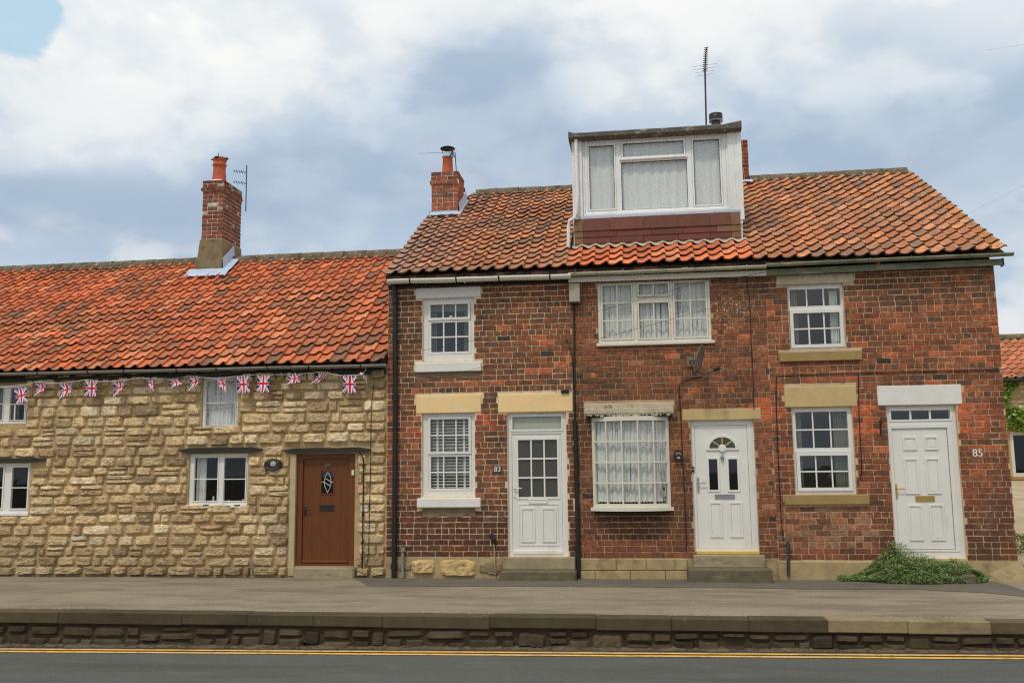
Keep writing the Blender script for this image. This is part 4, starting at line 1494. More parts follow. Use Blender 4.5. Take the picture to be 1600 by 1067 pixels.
# ---- plinth of 83
g = MB()
g.box(XA + .004, XB - .004, -.012, .1, -.05, zb83 - .004, .004)
pl = g.build('plinth', m_plinth, h83)
for (a, b, c_, d) in ((641, 874, 681, 898), (684.5, 872, 744, 901)):
    r_ = rect(a, b, c_, d, -.03)
    v = stone_variant(.05, a, 12, 8, 6.0)
    o = v.build('plinth_stone', m_stone, pl)
    o.matrix_basis = Matrix.Translation(((r_[0] + r_[1]) / 2, -.012, (r_[2] + r_[3]) / 2)) @ Matrix.Diagonal((r_[1] - r_[0], 1, r_[3] - r_[2], 1))
    k = S(196, 166, 116)
    o.color = (k[0], k[1], k[2], 1)
for i in range(7):
    x = (U(750, 778), U(612, 637), U(745, 778))[i % 3]
    r_ = rect(x - 10, U(876, 886), x + 10, U(890, 899), -.03)
    o = link('plinth_stone', STONES[i].mesh('plinth_stone', m_dirtystone), pl)
    o.matrix_basis = Matrix.Translation(((r_[0] + r_[1]) / 2, -.01, (r_[2] + r_[3]) / 2)) @ Matrix.Diagonal((r_[1] - r_[0], .6, r_[3] - r_[2], 1))
    k = S(134, 118, 92)
    o.color = (k[0], k[1], k[2], 1)

# ---- middle house
lintel(hmid, ltM[0], m_buff)
Lp = [(rect(942, 446, 987, 529, .02), 2, 3), (rect(998, 444, 1043.5, 461, .02), 2, 1, 1, -.02), (rect(999, 473, 1045, 528, .02), 2, 2), (rect(1054.5, 441, 1103, 526, .02), 2, 3)]
win = window(hmid, mU, Lp, y=.012, mat=m_cream, bar=.022, sash=.03, depth=.1)
r_ = rect(932, 533, 1117, 538.5, -.06)
sill(win, (r_[0], r_[1], r_[2], mU[2] + .004), -.06, .08, m_cream)
for L in Lp:
    q = L[0]
    curtain(win, q[0] - .02, q[1] + .02, q[2] - .02, q[3] + .02, .12, m_lace, 5, .016)
# bow window
xc, hw = (bow[0] + bow[1]) / 2, (bow[1] - bow[0]) / 2 - .004
SAG = .21
def arc(u, off=0.0):
    return Vector((xc + u * (hw + off * .4), -.02 - SAG * (1 - u * u) - off, 0))
zb0, zb1 = at(986, 787, -.2)[1], at(985, 657, -.2)[1]
g = MB()
N = 20
def arc_slab(g, z0, z1, off0, yback, n=N, umax=1.0):
    vs_ = []
    for i in range(n + 1):
        u = -umax + 2 * umax * i / n
        p = arc(u, off0)
        vs_ += [(p.x, p.y, z0), (p.x, p.y, z1), (p.x, yback, z1), (p.x, yback, z0)]
    fs = [(0, 1, 2, 3), tuple(n * 4 + k for k in (3, 2, 1, 0))]
    for i in range(n):
        for k in range(4):
            fs.append((i * 4 + k, i * 4 + (k + 1) % 4, (i + 1) * 4 + (k + 1) % 4, (i + 1) * 4 + k))
    g.add(vs_, [tuple(reversed(f)) for f in fs])
arc_slab(g, zb1, zb1 + .07, .012, .10)
arc_slab(g, zb0 - .055, zb0, .012, .10)
bw = g.build('window', m_cream, hmid)
g = MB()
arc_slab(g, zb0 - .11, zb0 - .055, .055, .08, umax=1.04)
g.build('sill', m_cream, bw)
g = MB()
arc_slab(g, zb0 - .16, zb0 - .11, -.02, .02)
g.build('soffit', m_timberblk, bw)
def vbar(u, w_, d, nm, z0, z1):
    p = arc(u)
    t = (arc(u + .01) - arc(u - .01)).normalized()
    g = MB()
    m4 = Matrix.Translation((p.x, p.y, 0)) @ Matrix.Rotation(math.atan2(t.y, t.x), 4, 'Z')
    g.box(-w_ / 2, w_ / 2, -.006, d, z0, z1, .003, M4=m4)
    g.build(nm, m_cream, bw)
us = [-1, -.63, -.22, .20, .61, 1]
for i, u in enumerate(us):
    vbar(u * .975 if i in (0, 5) else u, .05 if i in (0, 5) else .022, .05, 'mullion' if i in (0, 5) else 'glazing_bar', zb0, zb1)
for k in range(1, 4):
    z = zb0 + (zb1 - zb0) * k / 4
    g = MB()
    vs_, n = [], 20
    for i in range(n + 1):
        p = arc(-.97 + 1.94 * i / n)
        vs_ += [(p.x, p.y - .008, z - .012), (p.x, p.y - .008, z + .012), (p.x, p.y + .03, z + .012), (p.x, p.y + .03, z - .012)]
    fs = []
    for i in range(n):
        for q in range(4):
            fs.append((i * 4 + q, (i + 1) * 4 + q, (i + 1) * 4 + (q + 1) % 4, i * 4 + (q + 1) % 4))
    g.add(vs_, [tuple(reversed(f)) for f in fs])
    g.build('glazing_bar', m_cream, bw)
for i in range(5):
    for k in range(4):
        p, q = arc(us[i] * .985), arc(us[i + 1] * .985)
        z0, z1 = zb0 + (zb1 - zb0) * k / 4, zb0 + (zb1 - zb0) * (k + 1) / 4
        t = U(-.002, .002)
        g = MB()
        g.add([(p.x, p.y + .014 + t, z0), (q.x, q.y + .014, z0), (q.x, q.y + .014 - t, z1), (p.x, p.y + .014, z1)], [(0, 1, 2, 3)])
        g.build('pane', m_glass, bw)
g = MB()
vs_, n = [], 120
for i in range(n + 1):
    u = -.95 + 1.9 * i / n
    p = arc(u)
    wv = math.sin(u * 46 + 2 * math.sin(u * 7)) * .014
    vs_ += [(p.x, p.y + .085 + wv, zb0 + .015 + .02 * abs(math.sin(u * 40))), (p.x, p.y + .085 + wv * .7, zb1 - .01)]
g.add(vs_, [(2 * i, 2 * i + 2, 2 * i + 3, 2 * i + 1) for i in range(n)], smooth=True)
g.build('curtain', m_lace, bw)
# worn head over the bow
g = MB()
a0 = rect(912, 629.5, 1054, 637.5, -.12)
a1 = rect(912, 638.5, 1054, 649, -.17)
g.box(a0[0], a0[1], -.12, .06, a0[2], a0[3], .012)
hd = g.build('canopy', m_worn, hmid)
g = MB()
g.box(a1[0] + .01, a1[1] - .01, -.18, .06, a1[2] + .03, a0[2] + .002, .012)
for i in range(52):
    x = a1[0] + .02 + (a1[1] - a1[0] - .04) * (i + .5) / 52
    h_ = U(.015, .055)
    g.box(x - .013, x + .013, -.172 + U(0, .01), .03, a1[2] + .034 - h_, a1[2] + .04, .004)
g.build('drip_edge', m_worn, hd)
g = MB()
g.box(a1[0] + .03, a1[1] - .03, -.15, .05, a1[2] - .02, a1[2] + .03, .006)
g.build('canopy_soffit', m_timberblk, hd)
gx_, gz_ = at(1037.5, 767, -.06)
g = MB()
g.box(gx_ - .035, gx_ + .035, -.055, -.035, gz_ - .085, gz_ + .085, .012)
o = g.build('gadget_case', m_box)
o.name = 'window_gadget'
tag(o, 'small grey plastic gadget hung inside the bow window, bottom right pane', 'gadget')
MB().box(gx_ - .014, gx_ + .014, -.06, -.05, gz_ + .01, gz_ + .05, .003).build('display', m_iron, o)
# door of the middle house
lf = rect(1088, 664, 1171, 857, YB + .012)
fr = upvc_door(hmid, mD, lf, [], YB)
hx0, hz0 = at(1108, 700.5, YB)
hx1, _ = at(1149.5, 700.5, YB)
hr = (hx1 - hx0) / 2
hcx = (hx0 + hx1) / 2
hh = at(1128, 682.5, YB)[1] - hz0
pL, pR = rect(1108, 717, 1121.5, 765, YB), rect(1139, 717, 1152.5, 765, YB)
g = MB()
plate(g, lf[0] + .004, lf[1] - .004, lf[2] + .004, lf[3] - .004, [pL, pR], YB + .010, YB + .055)
door = g.build('door', m_white, hmid)
for q in (pL, pR):
    g = MB()
    plate(g, q[0] - .03, q[1] + .03, q[2] - .03, q[3] + .03, [q], YB - .002, YB + .012)
    g.build('glazing_bead', m_white, door)
    g = MB()
    g.add([(q[0], YB + .02, q[2]), (q[1], YB + .02, q[2]), (q[1], YB + .02, q[3]), (q[0], YB + .02, q[3])], [(0, 1, 2, 3)])
    g.build('pane', m_glassb, door)
def half_disc(g, r0, r1, y, n=18, ry=1.0, a0=0.0, a1=math.pi):
    vs_, fs = [], []
    for i in range(n + 1):
        an = a0 + (a1 - a0) * i / n
        vs_ += [(hcx + r0 * math.cos(an), y, hz0 + r0 * ry * math.sin(an)), (hcx + r1 * math.cos(an), y, hz0 + r1 * ry * math.sin(an))]
    for i in range(n):
        fs.append((2 * i, 2 * i + 1, 2 * i + 3, 2 * i + 2))
    g.add(vs_, [tuple(reversed(f)) for f in fs] if True else fs)
ry = hh / hr
g = MB()
half_disc(g, .0, hr, YB + .004, ry=ry)
g.build('fanlight', M('fanlight_glass', S(56, 56, 50), rough=.1, var=.2, vscale=20, spec=.6), door)
g = MB()
n = 22
vs_, fs = [], []
for i in range(n + 1):
    an = math.pi * i / n
    for rr, yy in ((hr - .004, YB + .011), (hr - .004, YB - .010), (hr + .032, YB - .010), (hr + .036, YB + .011)):
        vs_.append((hcx + rr * math.cos(an), yy, hz0 + rr * ry * math.sin(an)))
for i in range(n):
    for k in range(3):
        fs.append((i * 4 + k, i * 4 + k + 1, (i + 1) * 4 + k + 1, (i + 1) * 4 + k))
g.add(vs_, fs)
g.box(hcx - hr - .05, hcx + hr + .05, YB - .010, YB + .011, hz0 - .03, hz0, .004)
g.lathe([(.062, .0), (.062, -.014), (.05, -.016), (.0, -.016)], hcx, YB + .005, hz0 - .0, 16, axis='Y')
g.build('fanlight_moulding', m_white, door)
for an in (40, 90, 140):
    a = math.radians(an)
    g = MB()
    p0 = Vector((hcx + .07 * math.cos(a), YB - .004, hz0 + .07 * math.sin(a)))
    p1 = Vector((hcx + hr * .95 * math.cos(a), YB - .004, hz0 + hr * ry * .95 * math.sin(a)))
    g.tube([p0, p1], .011, 6)
    g.build('fanlight_bar', m_gold, door)
kx, kz = at(1128.5, 714, YB)
g = MB()
g.lathe([(.0, -.03), (.018, -.028), (.028, -.012), (.03, 0)], kx, YB + .008, kz, 12, axis='Y')
g.tube([(kx, YB - .01, kz + .06), (kx, YB - .02, kz + .02)], .009, 6)
ring = [(kx + .02 * math.sin(t * .628), YB - .022, kz - .045 + .03 * math.cos(t * .628)) for t in range(11)]
g.tube(ring, .006, 5)
g.build('knocker', m_chrome, door)
letterbox(door, rect(1117, 772, 1148, 779, YB), YB + .009, m_chrome)
hx_, z0_ = at(1091.5, 770, YB)
z1_ = at(1091.5, 746, YB)[1]
handle(door, hx_, z0_, z1_, YB + .009, m_chrome, .12, .028)
moulded(door, rect(1109, 784, 1129, 839, YB), YB + .010, m_white)
moulded(door, rect(1140, 784, 1160.5, 839, YB), YB + .010, m_white)
r_ = rect(1091, 856.8, 1185, 861.5, .0)
MB().box(mD[0] + .03, mD[1] - .003, -.03, .10, mD[2] - .035, mD[2] + .012, .006).build('threshold', m_gold, hmid)
steps(hmid, (1084, 867, 1196, 885), (1076, 889, 1207.5, 907.5), -.12, -.40, m_step)
# plinth of the middle house: dressed blocks
g = MB()
g.box(XB + .004, XC - .03, -.004, .1, -.05, zbM - .004, .004)
pl = g.build('plinth', m_plinth, hmid)
pj = (907, 963, 1010, 1055, 1074.5)
for a, b in zip(pj[:-1], pj[1:]):
    r_ = rect(a, 873, b, 891, -.03)
    MB().box(r_[0] + .004, r_[1] - .004, -.03 + U(-.003, .003), .05, r_[2] + .004, r_[3], .008).build('plinth_block', m_plinth, pl)
pj = (907, 930, 985, 1040, 1074.5)
for a, b in zip(pj[:-1], pj[1:]):
    r_ = rect(a, 892, b, 906, -.03)
    MB().box(r_[0] + .004, r_[1] - .004, -.032 + U(-.003, .003), .05, -.03, r_[3], .008).build('plinth_block', m_plinth, pl)

# ---- number 85
for r_, m_ in zip(lt85, (m_worn, m_buff, m_whitestone)):
    lintel(h85, r_, m_)
win = window(h85, u85, [(rect(1234, 451.5, 1313, 478, YB), 3, 1, 0), (rect(1240, 489, 1312.5, 538, YB), 3, 2, 1, -.016)], y=YB, gl=m_glassd, sash=.055, bar=.024)
sill(win, sl85[0], -.06, .10, m_sillbrown)
curtain(win, u85[0] + .06, u85[0] + .17, u85[2] + .08, u85[3] - .08, .2, m_cloth, 3, .02)
curtain(win, u85[1] - .19, u85[1] - .06, u85[2] + .08, u85[3] - .08, .2, m_lace2, 3, .02)
win = window(h85, l85, [(rect(1243.5, 643, 1325, 699.5, YB), 3, 2, 0), (rect(1250.5, 711.5, 1325.5, 761.5, YB), 3, 2, 1, -.016)], y=YB, gl=m_glassd, sash=.055, bar=.022)
sill(win, sl85[1], -.06, .10, m_sillbrown)
curtain(win, l85[0] + .06, l85[0] + .16, l85[2] + .06, l85[3] - .06, .19, m_cloth, 3, .02)
curtain(win, l85[1] - .26, l85[1] - .06, l85[2] + .06, l85[3] - .06, .19, m_cloth, 5, .02)
tr = rect(1392, 641, 1484, 655, YB)
lf = rect(1398.5, 668.5, 1486.5, 858, YB)
fr = upvc_door(h85, d85, lf, [tr], YB)
pane_objs(fr, *tr, 3, 1, YB + .015, .03, None, m_white, m_glassd)
g = MB()
plate(g, tr[0] - .028, tr[1] + .028, tr[2] - .028, tr[3] + .028, [tr], YB - .010, YB + .004)
g.build('transom_bead', m_white, fr)
g = MB()
plate(g, lf[0] - .06, lf[1] + .06, lf[2] - .03, lf[3] + .055, [lf], YB - .010, YB + .004)
g.build('door_bead', m_white, fr)
g = MB()
g.box(lf[0] + .005, lf[1] - .005, YB + .012, YB + .055, lf[2] + .005, lf[3] - .005, .004)
door = g.build('door', m_white, h85)
for (a, b, c_, d) in ((1409.5, 682, 1431, 703), (1443, 681.5, 1464.5, 702.5), (1412.5, 716, 1434.5, 771.5), (1446, 715.5, 1468, 771), (1418.5, 788.5, 1441, 844), (1452, 788, 1475, 844)):
    moulded(door, rect(a + 1.5, b, c_ + 1.5, d, YB), YB + .012, m_white)
letterbox(door, rect(1430.5, 774.5, 1460.5, 783, YB), YB + .010, m_brass)
hx_, z0_ = at(1401.5, 778.5, YB)
z1_ = at(1401.5, 756, YB)[1]
handle(door, hx_, z0_, z1_, YB + .010, m_brass, .12, .03)
# plinth and doorstep
g = MB()
g.box(XC - .02, at(1384, 880)[0], -.03, .1, -.05, zb85 - .006, .02)
pa, pb, pt_ = at(1502, 880)[0], XD + .02, at(1540, 876)[1]
vs_ = [(pa, -.03, -.05), (pb + .16, -.14, -.05), (pb, -.02, pt_), (pa, -.02, pt_), (pa, .3, -.05), (pb + .16, 1.2, -.05), (pb, .9, pt_), (pa, .3, pt_)]
g.add(vs_, [(0, 1, 2, 3), (1, 5, 6, 2), (3, 2, 6, 7), (5, 4, 7, 6)])
g.build('plinth', m_plinth, h85)
r_ = rect(1422, 897, 1527, 912, -.42)
MB().box(r_[0], r_[1], -.42, .1, -.03, r_[3], .03).build('step', m_stepd, h85)
r_ = rect(1395, 874, 1510, 884, -.05)
MB().box(r_[0], r_[1], -.10, .12, -.02, d85[2] - .004, .012).build('step', m_plinth, h85)

# ---- roofs of the three houses
PB = ((6, S(198, 130, 89)), (4, S(182, 115, 79)), (3, S(206, 143, 101)), (1.8, S(162, 116, 90)), (.9, S(136, 106, 88)))
SL = 4.65 / math.cos(TB)
XV = 9.62
c83X0, c83X1, c83Yf, c83Yb = .065, .60, 2.87, 3.47
DX0, DX1, DY = 3.04, 5.86, .70
rf83 = roof_deck(h83, -.02, DX0 - .02, EB, RB, TB)
roof_tiles(rf83, -.03, 2.96, EB, TB, SL, .295, lambda x, y, i: mixc(tile_col(x, y, i, PB, S(132, 104, 86)), S(150, 132, 122), max(0, .55 - x * .5)), m_tile_lichen)
ridge_run(rf83, c83X1 + .1, DX0, RB)
rfM = roof_deck(hmid, DX0 - .02, DX1 + .02, EB, RB, TB)
roof_tiles(rfM, 2.96, 5.90, EB, TB, SL, .295, lambda x, y, i: pick((5, S(216, 124, 84)), (3, S(204, 110, 74)), (1.5, S(224, 140, 98))), m_tile, None, 300, (0, 3), .012)
rf85 = roof_deck(h85, DX1 + .02, XV, EB, RB, TB)
roof_tiles(rf85, 5.90, XV, EB, TB, SL, .295, lambda x, y, i: mixc(tile_col(x, y, i, PB, S(128, 104, 84)), S(176, 128, 62), max(0, min(.55, (x - 9.15) * 1.2))), m_tile_lichen)
ridge_run(rf85, DX1 + .1, XV - .05, RB)
# verge boards and gable top of the end house
g = MB()
g.prism([(XD, 4.4), (XD + .01, 4.4), (XD + .01, 4.5), (XD, 4.5)], .1, 4.4)
gutter(h83, ((606, 441), (892, 432.5)), -.19, .07, m_fascia, nb=4)
gutter(hmid, ((888, 429.5), (1197, 417.5)), -.20, .05, m_gutcream, nb=4, mb_mat=m_gutcream)
fascia(hmid, (888, 433), (1197, 422), 8.5, -.10, m_fascia)
gutter(h85, ((1196, 415), (1583, 397.5)), -.20, .05, m_gutgreen, nb=6, mb_mat=m_gutgreen)
fascia(h85, (1197, 421), (1568, 404), 9.5, -.10, m_gutgreen)
fascia(h83, (606, 446), (892, 437), 4, -.04, m_timberblk)
# soffit boxing end
(xa, za) = at(1568, 403, -.1)
MB().box(xa - .02, xa + .005, -.1, .0, za - .12, za, .003).build('boxed_eave', m_gutgreen, h85)
pipe(h83, ((617, 446), (617.5, 600), (617, 760), (615.5, 903)), -.06, .042, m_black, collars=((617.5, 470), (617.5, 622), (616.5, 826), (615.5, 885)))
pipe(hmid, ((897, 470), (897.5, 560), (898, 655)), -.03, .014, m_black, 'conduit')
pipe(hmid, ((898, 655), (900, 720), (902, 800), (904, 905)), -.045, .034, m_black, collars=((899, 700), (902.5, 858)))
r_ = rect(889, 442.5, 906, 472, -.12)
o = MB().box(r_[0], r_[1], -.13, -.002, r_[2], r_[3], .012).build('alarm_box', m_box)
tag(o, 'blank beige plastic box on the wall under the gutter, atop a black pipe', 'alarm box')
MB().box(r_[0] + .02, r_[1] - .02, -.10, -.01, r_[2] - .03, r_[2] - .001, .004).build('box_base', m_black, o)

# ---- dormer
D = lambda *a: rect(*a, DY)
g = MB()
dzt = at(1020, 209, DY)[1]
dzb = at(1030, 341, DY)[1]
yk = (dzt - EB[1]) / math.tan(TB) + EB[0]
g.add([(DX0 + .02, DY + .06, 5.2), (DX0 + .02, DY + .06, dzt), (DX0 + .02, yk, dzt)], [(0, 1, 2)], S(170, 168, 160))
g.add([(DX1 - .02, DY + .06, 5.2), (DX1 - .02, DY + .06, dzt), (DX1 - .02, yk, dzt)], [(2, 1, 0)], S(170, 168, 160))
wo = D(913.5, 217.5, 1135.5, 331)
lo0 = at(1030, 388, DY)[1]
plate(g, DX0, DX1, lo0 - .05, dzt, [wo], DY, DY + .08)
dm = g.build('dormer', m_dormer, hmid)
lights = [(D(920.8, 227.5, 960, 326.5), 1, 1), (D(973, 222, 1068, 243.5), 1, 1, 1, -.015), (D(971, 251, 1074.5, 326), 1, 1, 0), (D(1084.3, 218, 1125.6, 319.5), 1, 1)]
def dwin():
    holes, y = [], DY + .01
    g = MB()
    for L in lights:
        r, s_ = L[0], (.03 if len(L) < 4 or L[3] else 0)
        holes.append((r[0] - s_, r[1] + s_, r[2] - s_, r[3] + s_))
    plate(g, wo[0] + .002, wo[1] - .002, wo[2] + .002, wo[3] - .002, holes, y, y + .06)
    g.build('window_frame', m_dormer, dm)
    for L, h in zip(lights, holes):
        r = L[0]
        if h[0] < r[0]:
            g = MB()
            plate(g, h[0] + .004, h[1] - .004, h[2] + .004, h[3] - .004, [r], y - .008 + (L[4] if len(L) > 4 else 0), y + .03)
            g.build('sash', m_dormer, dm)
        g = MB()
        g.add([(r[0], y + .02, r[2]), (r[1], y + .02, r[2]), (r[1], y + .022, r[3]), (r[0], y + .022, r[3])], [(0, 1, 2, 3)])
        g.build('pane', m_glassr, dm)
        curtain(dm, r[0] - .03, r[1] + .03, r[2] - .03, r[3] + .03, y + .085, m_sheer, 7 if r[1] - r[0] > .8 else 3, .016)
        g = MB()
        plate(g, r[0] - .002, r[1] + .002, r[2] - .002, r[3] + .002, [(r[0] + .008, r[1] - .008, r[2] + .008, r[3] - .012)], y + .012, y + .018)
        g.build('gasket', m_gasket, dm)
dwin()
r_ = D(911, 243.5, 1076, 250.5)
MB().box(lights[1][0][0] - .06, lights[1][0][1] + .06, DY - .03, DY + .02, lights[1][0][2] - .06, lights[1][0][2] - .025, .008).build('drip_rail', m_dormer, dm)
MB().box(wo[0] - .02, wo[1] + .02, DY - .045, DY + .02, wo[2] - .045, wo[2] + .006, .008).build('sill', m_dormer, dm)
# corner boards
for a, b in ((DX0 - .005, wo[0] - .07), (wo[1] + .03, DX1 + .005)):
    MB().box(a, b, DY - .03, DY + .01, lo0 + .35, dzt - .02, .006).build('corner_board', m_dormer, dm)
    MB().box(b - .045, b + .03, DY - .045, DY - .028, lo0 + .42, dzt - .03, .006).build('cover_strip', m_dormer, dm)
# lead apron with a scalloped edge
g = MB()
zt_, n = wo[2] - .045, 44
vs_, fs = [], []
for i in range(n * 4 + 1):
    t = i / (n * 4)
    x = DX0 + .08 + (DX1 - DX0 - .1) * t
    vs_ += [(x, DY - .052, zt_ - .075 - .028 * abs(math.sin(t * n * math.pi))), (x, DY - .046, zt_ + .01)]
for i in range(n * 4):
    fs.append((2 * i, 2 * i + 2, 2 * i + 3, 2 * i + 1))
g.add(vs_, fs).build('apron', m_lead, dm)
# hung tiles below the window
ct, cb = at(1030, 339.5, DY)[1], at(1028, 387, DY)[1]
zz = [ct, ct - (ct - cb) * .355, ct - (ct - cb) * .57, ct - (ct - cb) * .785, cb]
xx0, xx1 = at(897.5, 370, DY - .05)[0], at(1157.5, 360, DY - .05)[0]
for k in range(4):
    js = [0, .055, .26, .47, .66, .86, 1] if k % 2 else [0, .055, .22, .42, .63, .82, .945, 1]
    for i in range(len(js) - 1):
        a, b = xx0 + (xx1 - xx0) * js[i], xx0 + (xx1 - xx0) * js[i + 1]
        th = U(-.003, .003)
        vs_, fs = cbox(a + .0015, b - .0015, -.012, .012, zz[k + 1] - .014, zz[k] + .02, .003)
        vs_ = [(x, DY - .042 + y - (zz[k] - z) * .10 + th, z) for x, y, z in vs_]
        g = MB()
        g.add(vs_, fs)
        o = g.build('hanging_tile', m_slate, dm)
        c = S(100, 54, 42) if k else S(104, 62, 48)
        c = mulc(c, U(.9, 1.12))
        if i == 0 or i == len(js) - 2:
            c = S(116, 86, 58)
        o.color = (c[0], c[1], c[2], 1)
g = MB()                                     # mortar fillet where the cladding meets the tiles
vs_, n = [], 120
for i in range(n + 1):
    x = DX0 - .02 + (DX1 - DX0 + .06) * i / n
    wv = .022 * math.sin(x / .225 * 6.28 + .6)
    vs_ += [on_roof(x, .555, EB, TB, .070 + wv), on_roof(x, .63, EB, TB, .080 + wv * .6), (x, DY - .01, cb - .03)]
fs = []
for i in range(n):
    for k in (0, 1):
        fs.append((3 * i + k, 3 * i + 3 + k, 3 * i + 4 + k, 3 * i + 1 + k))
g.add(vs_, fs, smooth=True).build('mortar_fillet', m_worn, dm)
# flat roof with a felt edge
g = MB()
rz0 = at(1020, 210.5, DY - .16)[1]
rz1 = at(1020, 199.5, DY - .16)[1]
n = 30
vs_, fs = [], []
for i in range(n + 1):
    t = i / n
    x = DX0 - .05 + (DX1 - DX0 + .09) * t
    e = .05 * max(0, (t - .90) / .10) + .03 * max(0, (.03 - t) / .03) + .006 * noise.noise(Vector((x * 4, 0, 0)))
    w_ = .006 * noise.noise(Vector((x * 6, 3, 0)))
    vs_ += [(x, DY - .10 + w_, rz0), (x, DY - .17 + w_, rz0 + .03), (x, DY - .17 + w_, rz1 - .03 + e), (x, DY - .12, rz1 + e), (x, 3.9, rz1 + .10), (x, 3.9, rz0 + .1)]
for i in range(n):
    for k in range(6):
        fs.append((i * 6 + k, (i + 1) * 6 + k, (i + 1) * 6 + (k + 1) % 6, i * 6 + (k + 1) % 6))
fs = [tuple(reversed(f)) for f in fs] + [tuple(range(6)), tuple(reversed(range(n * 6, n * 6 + 6)))]
g.add(vs_, fs).build('flat_roof', m_felt, dm)
def dpipe(pts, r, y):
    P = [(at(a, b, y)[0], y, at(a, b, y)[1]) for a, b in pts]
    return MB().tube(P, r, 8)
dpipe(((900, 214), (900, 225), (902, 300), (902.5, 334), (899, 339), (889.5, 345), (888.5, 352), (888, 388)), .032, DY - .10).build('downpipe', m_dormer, dm)
# flue and chimneys
chim_c = lambda x, z, l: mixc(pick((5, S(164, 98, 72)), (3, S(150, 90, 68)), (1.5, S(126, 88, 70))), S(80, 66, 56), max(0, min(.8, .4 * (z - 7.3) / .3)))
z_s, z_t = roof_z(c83Yf, EB, TB), at(695, 268, c83Yf)[1]
zc0, zc1 = at(695, 288, c83Yf)[1], at(695, 281.5, c83Yf)[1]
st = chimney(h83, c83X0, c83X1, c83Yf, c83Yb, z_s + .15, z_t, (zc0, zc1), chim_c, mo_p)
flashing(st, c83X0, c83X1, c83Yf, c83Yb + .2, EB, TB, .30, .03, .07, .10, .02)
g = MB()
z_f = at(695, 330, c83Yf)[1]
g.box(c83X0 - .02, c83X1 + .012, c83Yf - .02, c83Yf + .01, z_s - .02, z_f, .004)
g.build('flashing', m_lead, st)
px0, pzt = at(699.5, 247, c83Yf + .25)
PH = pzt - z_t
pt = MB().lathe([(.118, -.02), (.112, PH * .3), (.098, PH * .97), (.108, PH), (.07, PH)], px0, c83Yf + .25, z_t, 18).build('chimney_pot', m_pot, st)
MB().lathe([(.112, 0), (.118, .03), (.10, .045), (.0, .05)], px0, c83Yf + .25, pzt + .004, 18).build('pot_collar', m_lead, pt)
g = MB()
for k in range(4):
    a = k * 1.57 + .5
    g.tube([(px0 + .09 * math.cos(a), c83Yf + .25 + .09 * math.sin(a), pzt + .03), (px0 + .12 * math.cos(a), c83Yf + .25 + .12 * math.sin(a), pzt + .2)], .007, 5)
g.lathe([(.0, .24), (.07, .235), (.15, .20), (.152, .185), (.0, .20)], px0, c83Yf + .25, pzt, 18)
g.build('cowl', m_iron, pt)
sx0, sz0 = at(1146, 292, 4.15)
sx1, sz1 = at(1167.5, 218, 4.15)
st2 = chimney(h85, sx1 - .55, sx1, 4.15, 4.75, 7.1, sz1, None, lambda x, z, l: pick((4, S(150, 66, 44)), (2, S(128, 58, 42)), (1, S(108, 60, 48))), mo_b)
flashing(st2, sx1 - .5, sx1, 4.15, 4.7, EB, TB, .16, .0, .06, .10, .02)
fx, fz = at(1119, 200, 2.4)
fz2 = at(1119, 178, 2.4)[1]
g = MB()
g.lathe([(.085, fz - .45 - fz), (.085, (fz2 - fz) * .45)], fx, 2.4, fz, 16)
fl = g.build('flue', m_alu, hmid)
H_ = fz2 - fz
MB().lathe([(.10, H_ * .40), (.128, H_ * .42), (.128, H_ * .52)], fx, 2.4, fz, 16).build('flue_band', m_chrome, fl)
MB().lathe([(.125, H_ * .55), (.128, H_ * .95), (.09, H_), (.0, H_)], fx, 2.4, fz, 16).build('flue_cap', m_iron, fl)

# ================================================================ things fixed to the walls
def plaque83():
    r = rect(770.5, 728, 784, 738.5, -.02)
    o = MB().box(r[0], r[1], -.022, -.002, r[2], r[3], .003).build('house_number_plate', M('slate_plate', S(62, 62, 58), rough=.6, var=.15))
    tag(o, 'small grey slate plate reading 83 on brick beside the half-glazed door', 'house number')
    text(o, '83', (r[0] + r[1]) / 2, (r[2] + r[3]) / 2, -.024, .115, m_letter)
plaque83()
x_, z_ = at(1527.5, 708, -.01)
o = thing('house_number', (x_, -.01, z_), 'white painted numerals 85 on the brick right of the six-panel door', 'house number')
t = text(o, '85', x_, z_, -.012, .155, m_letter, 'numerals', .006)
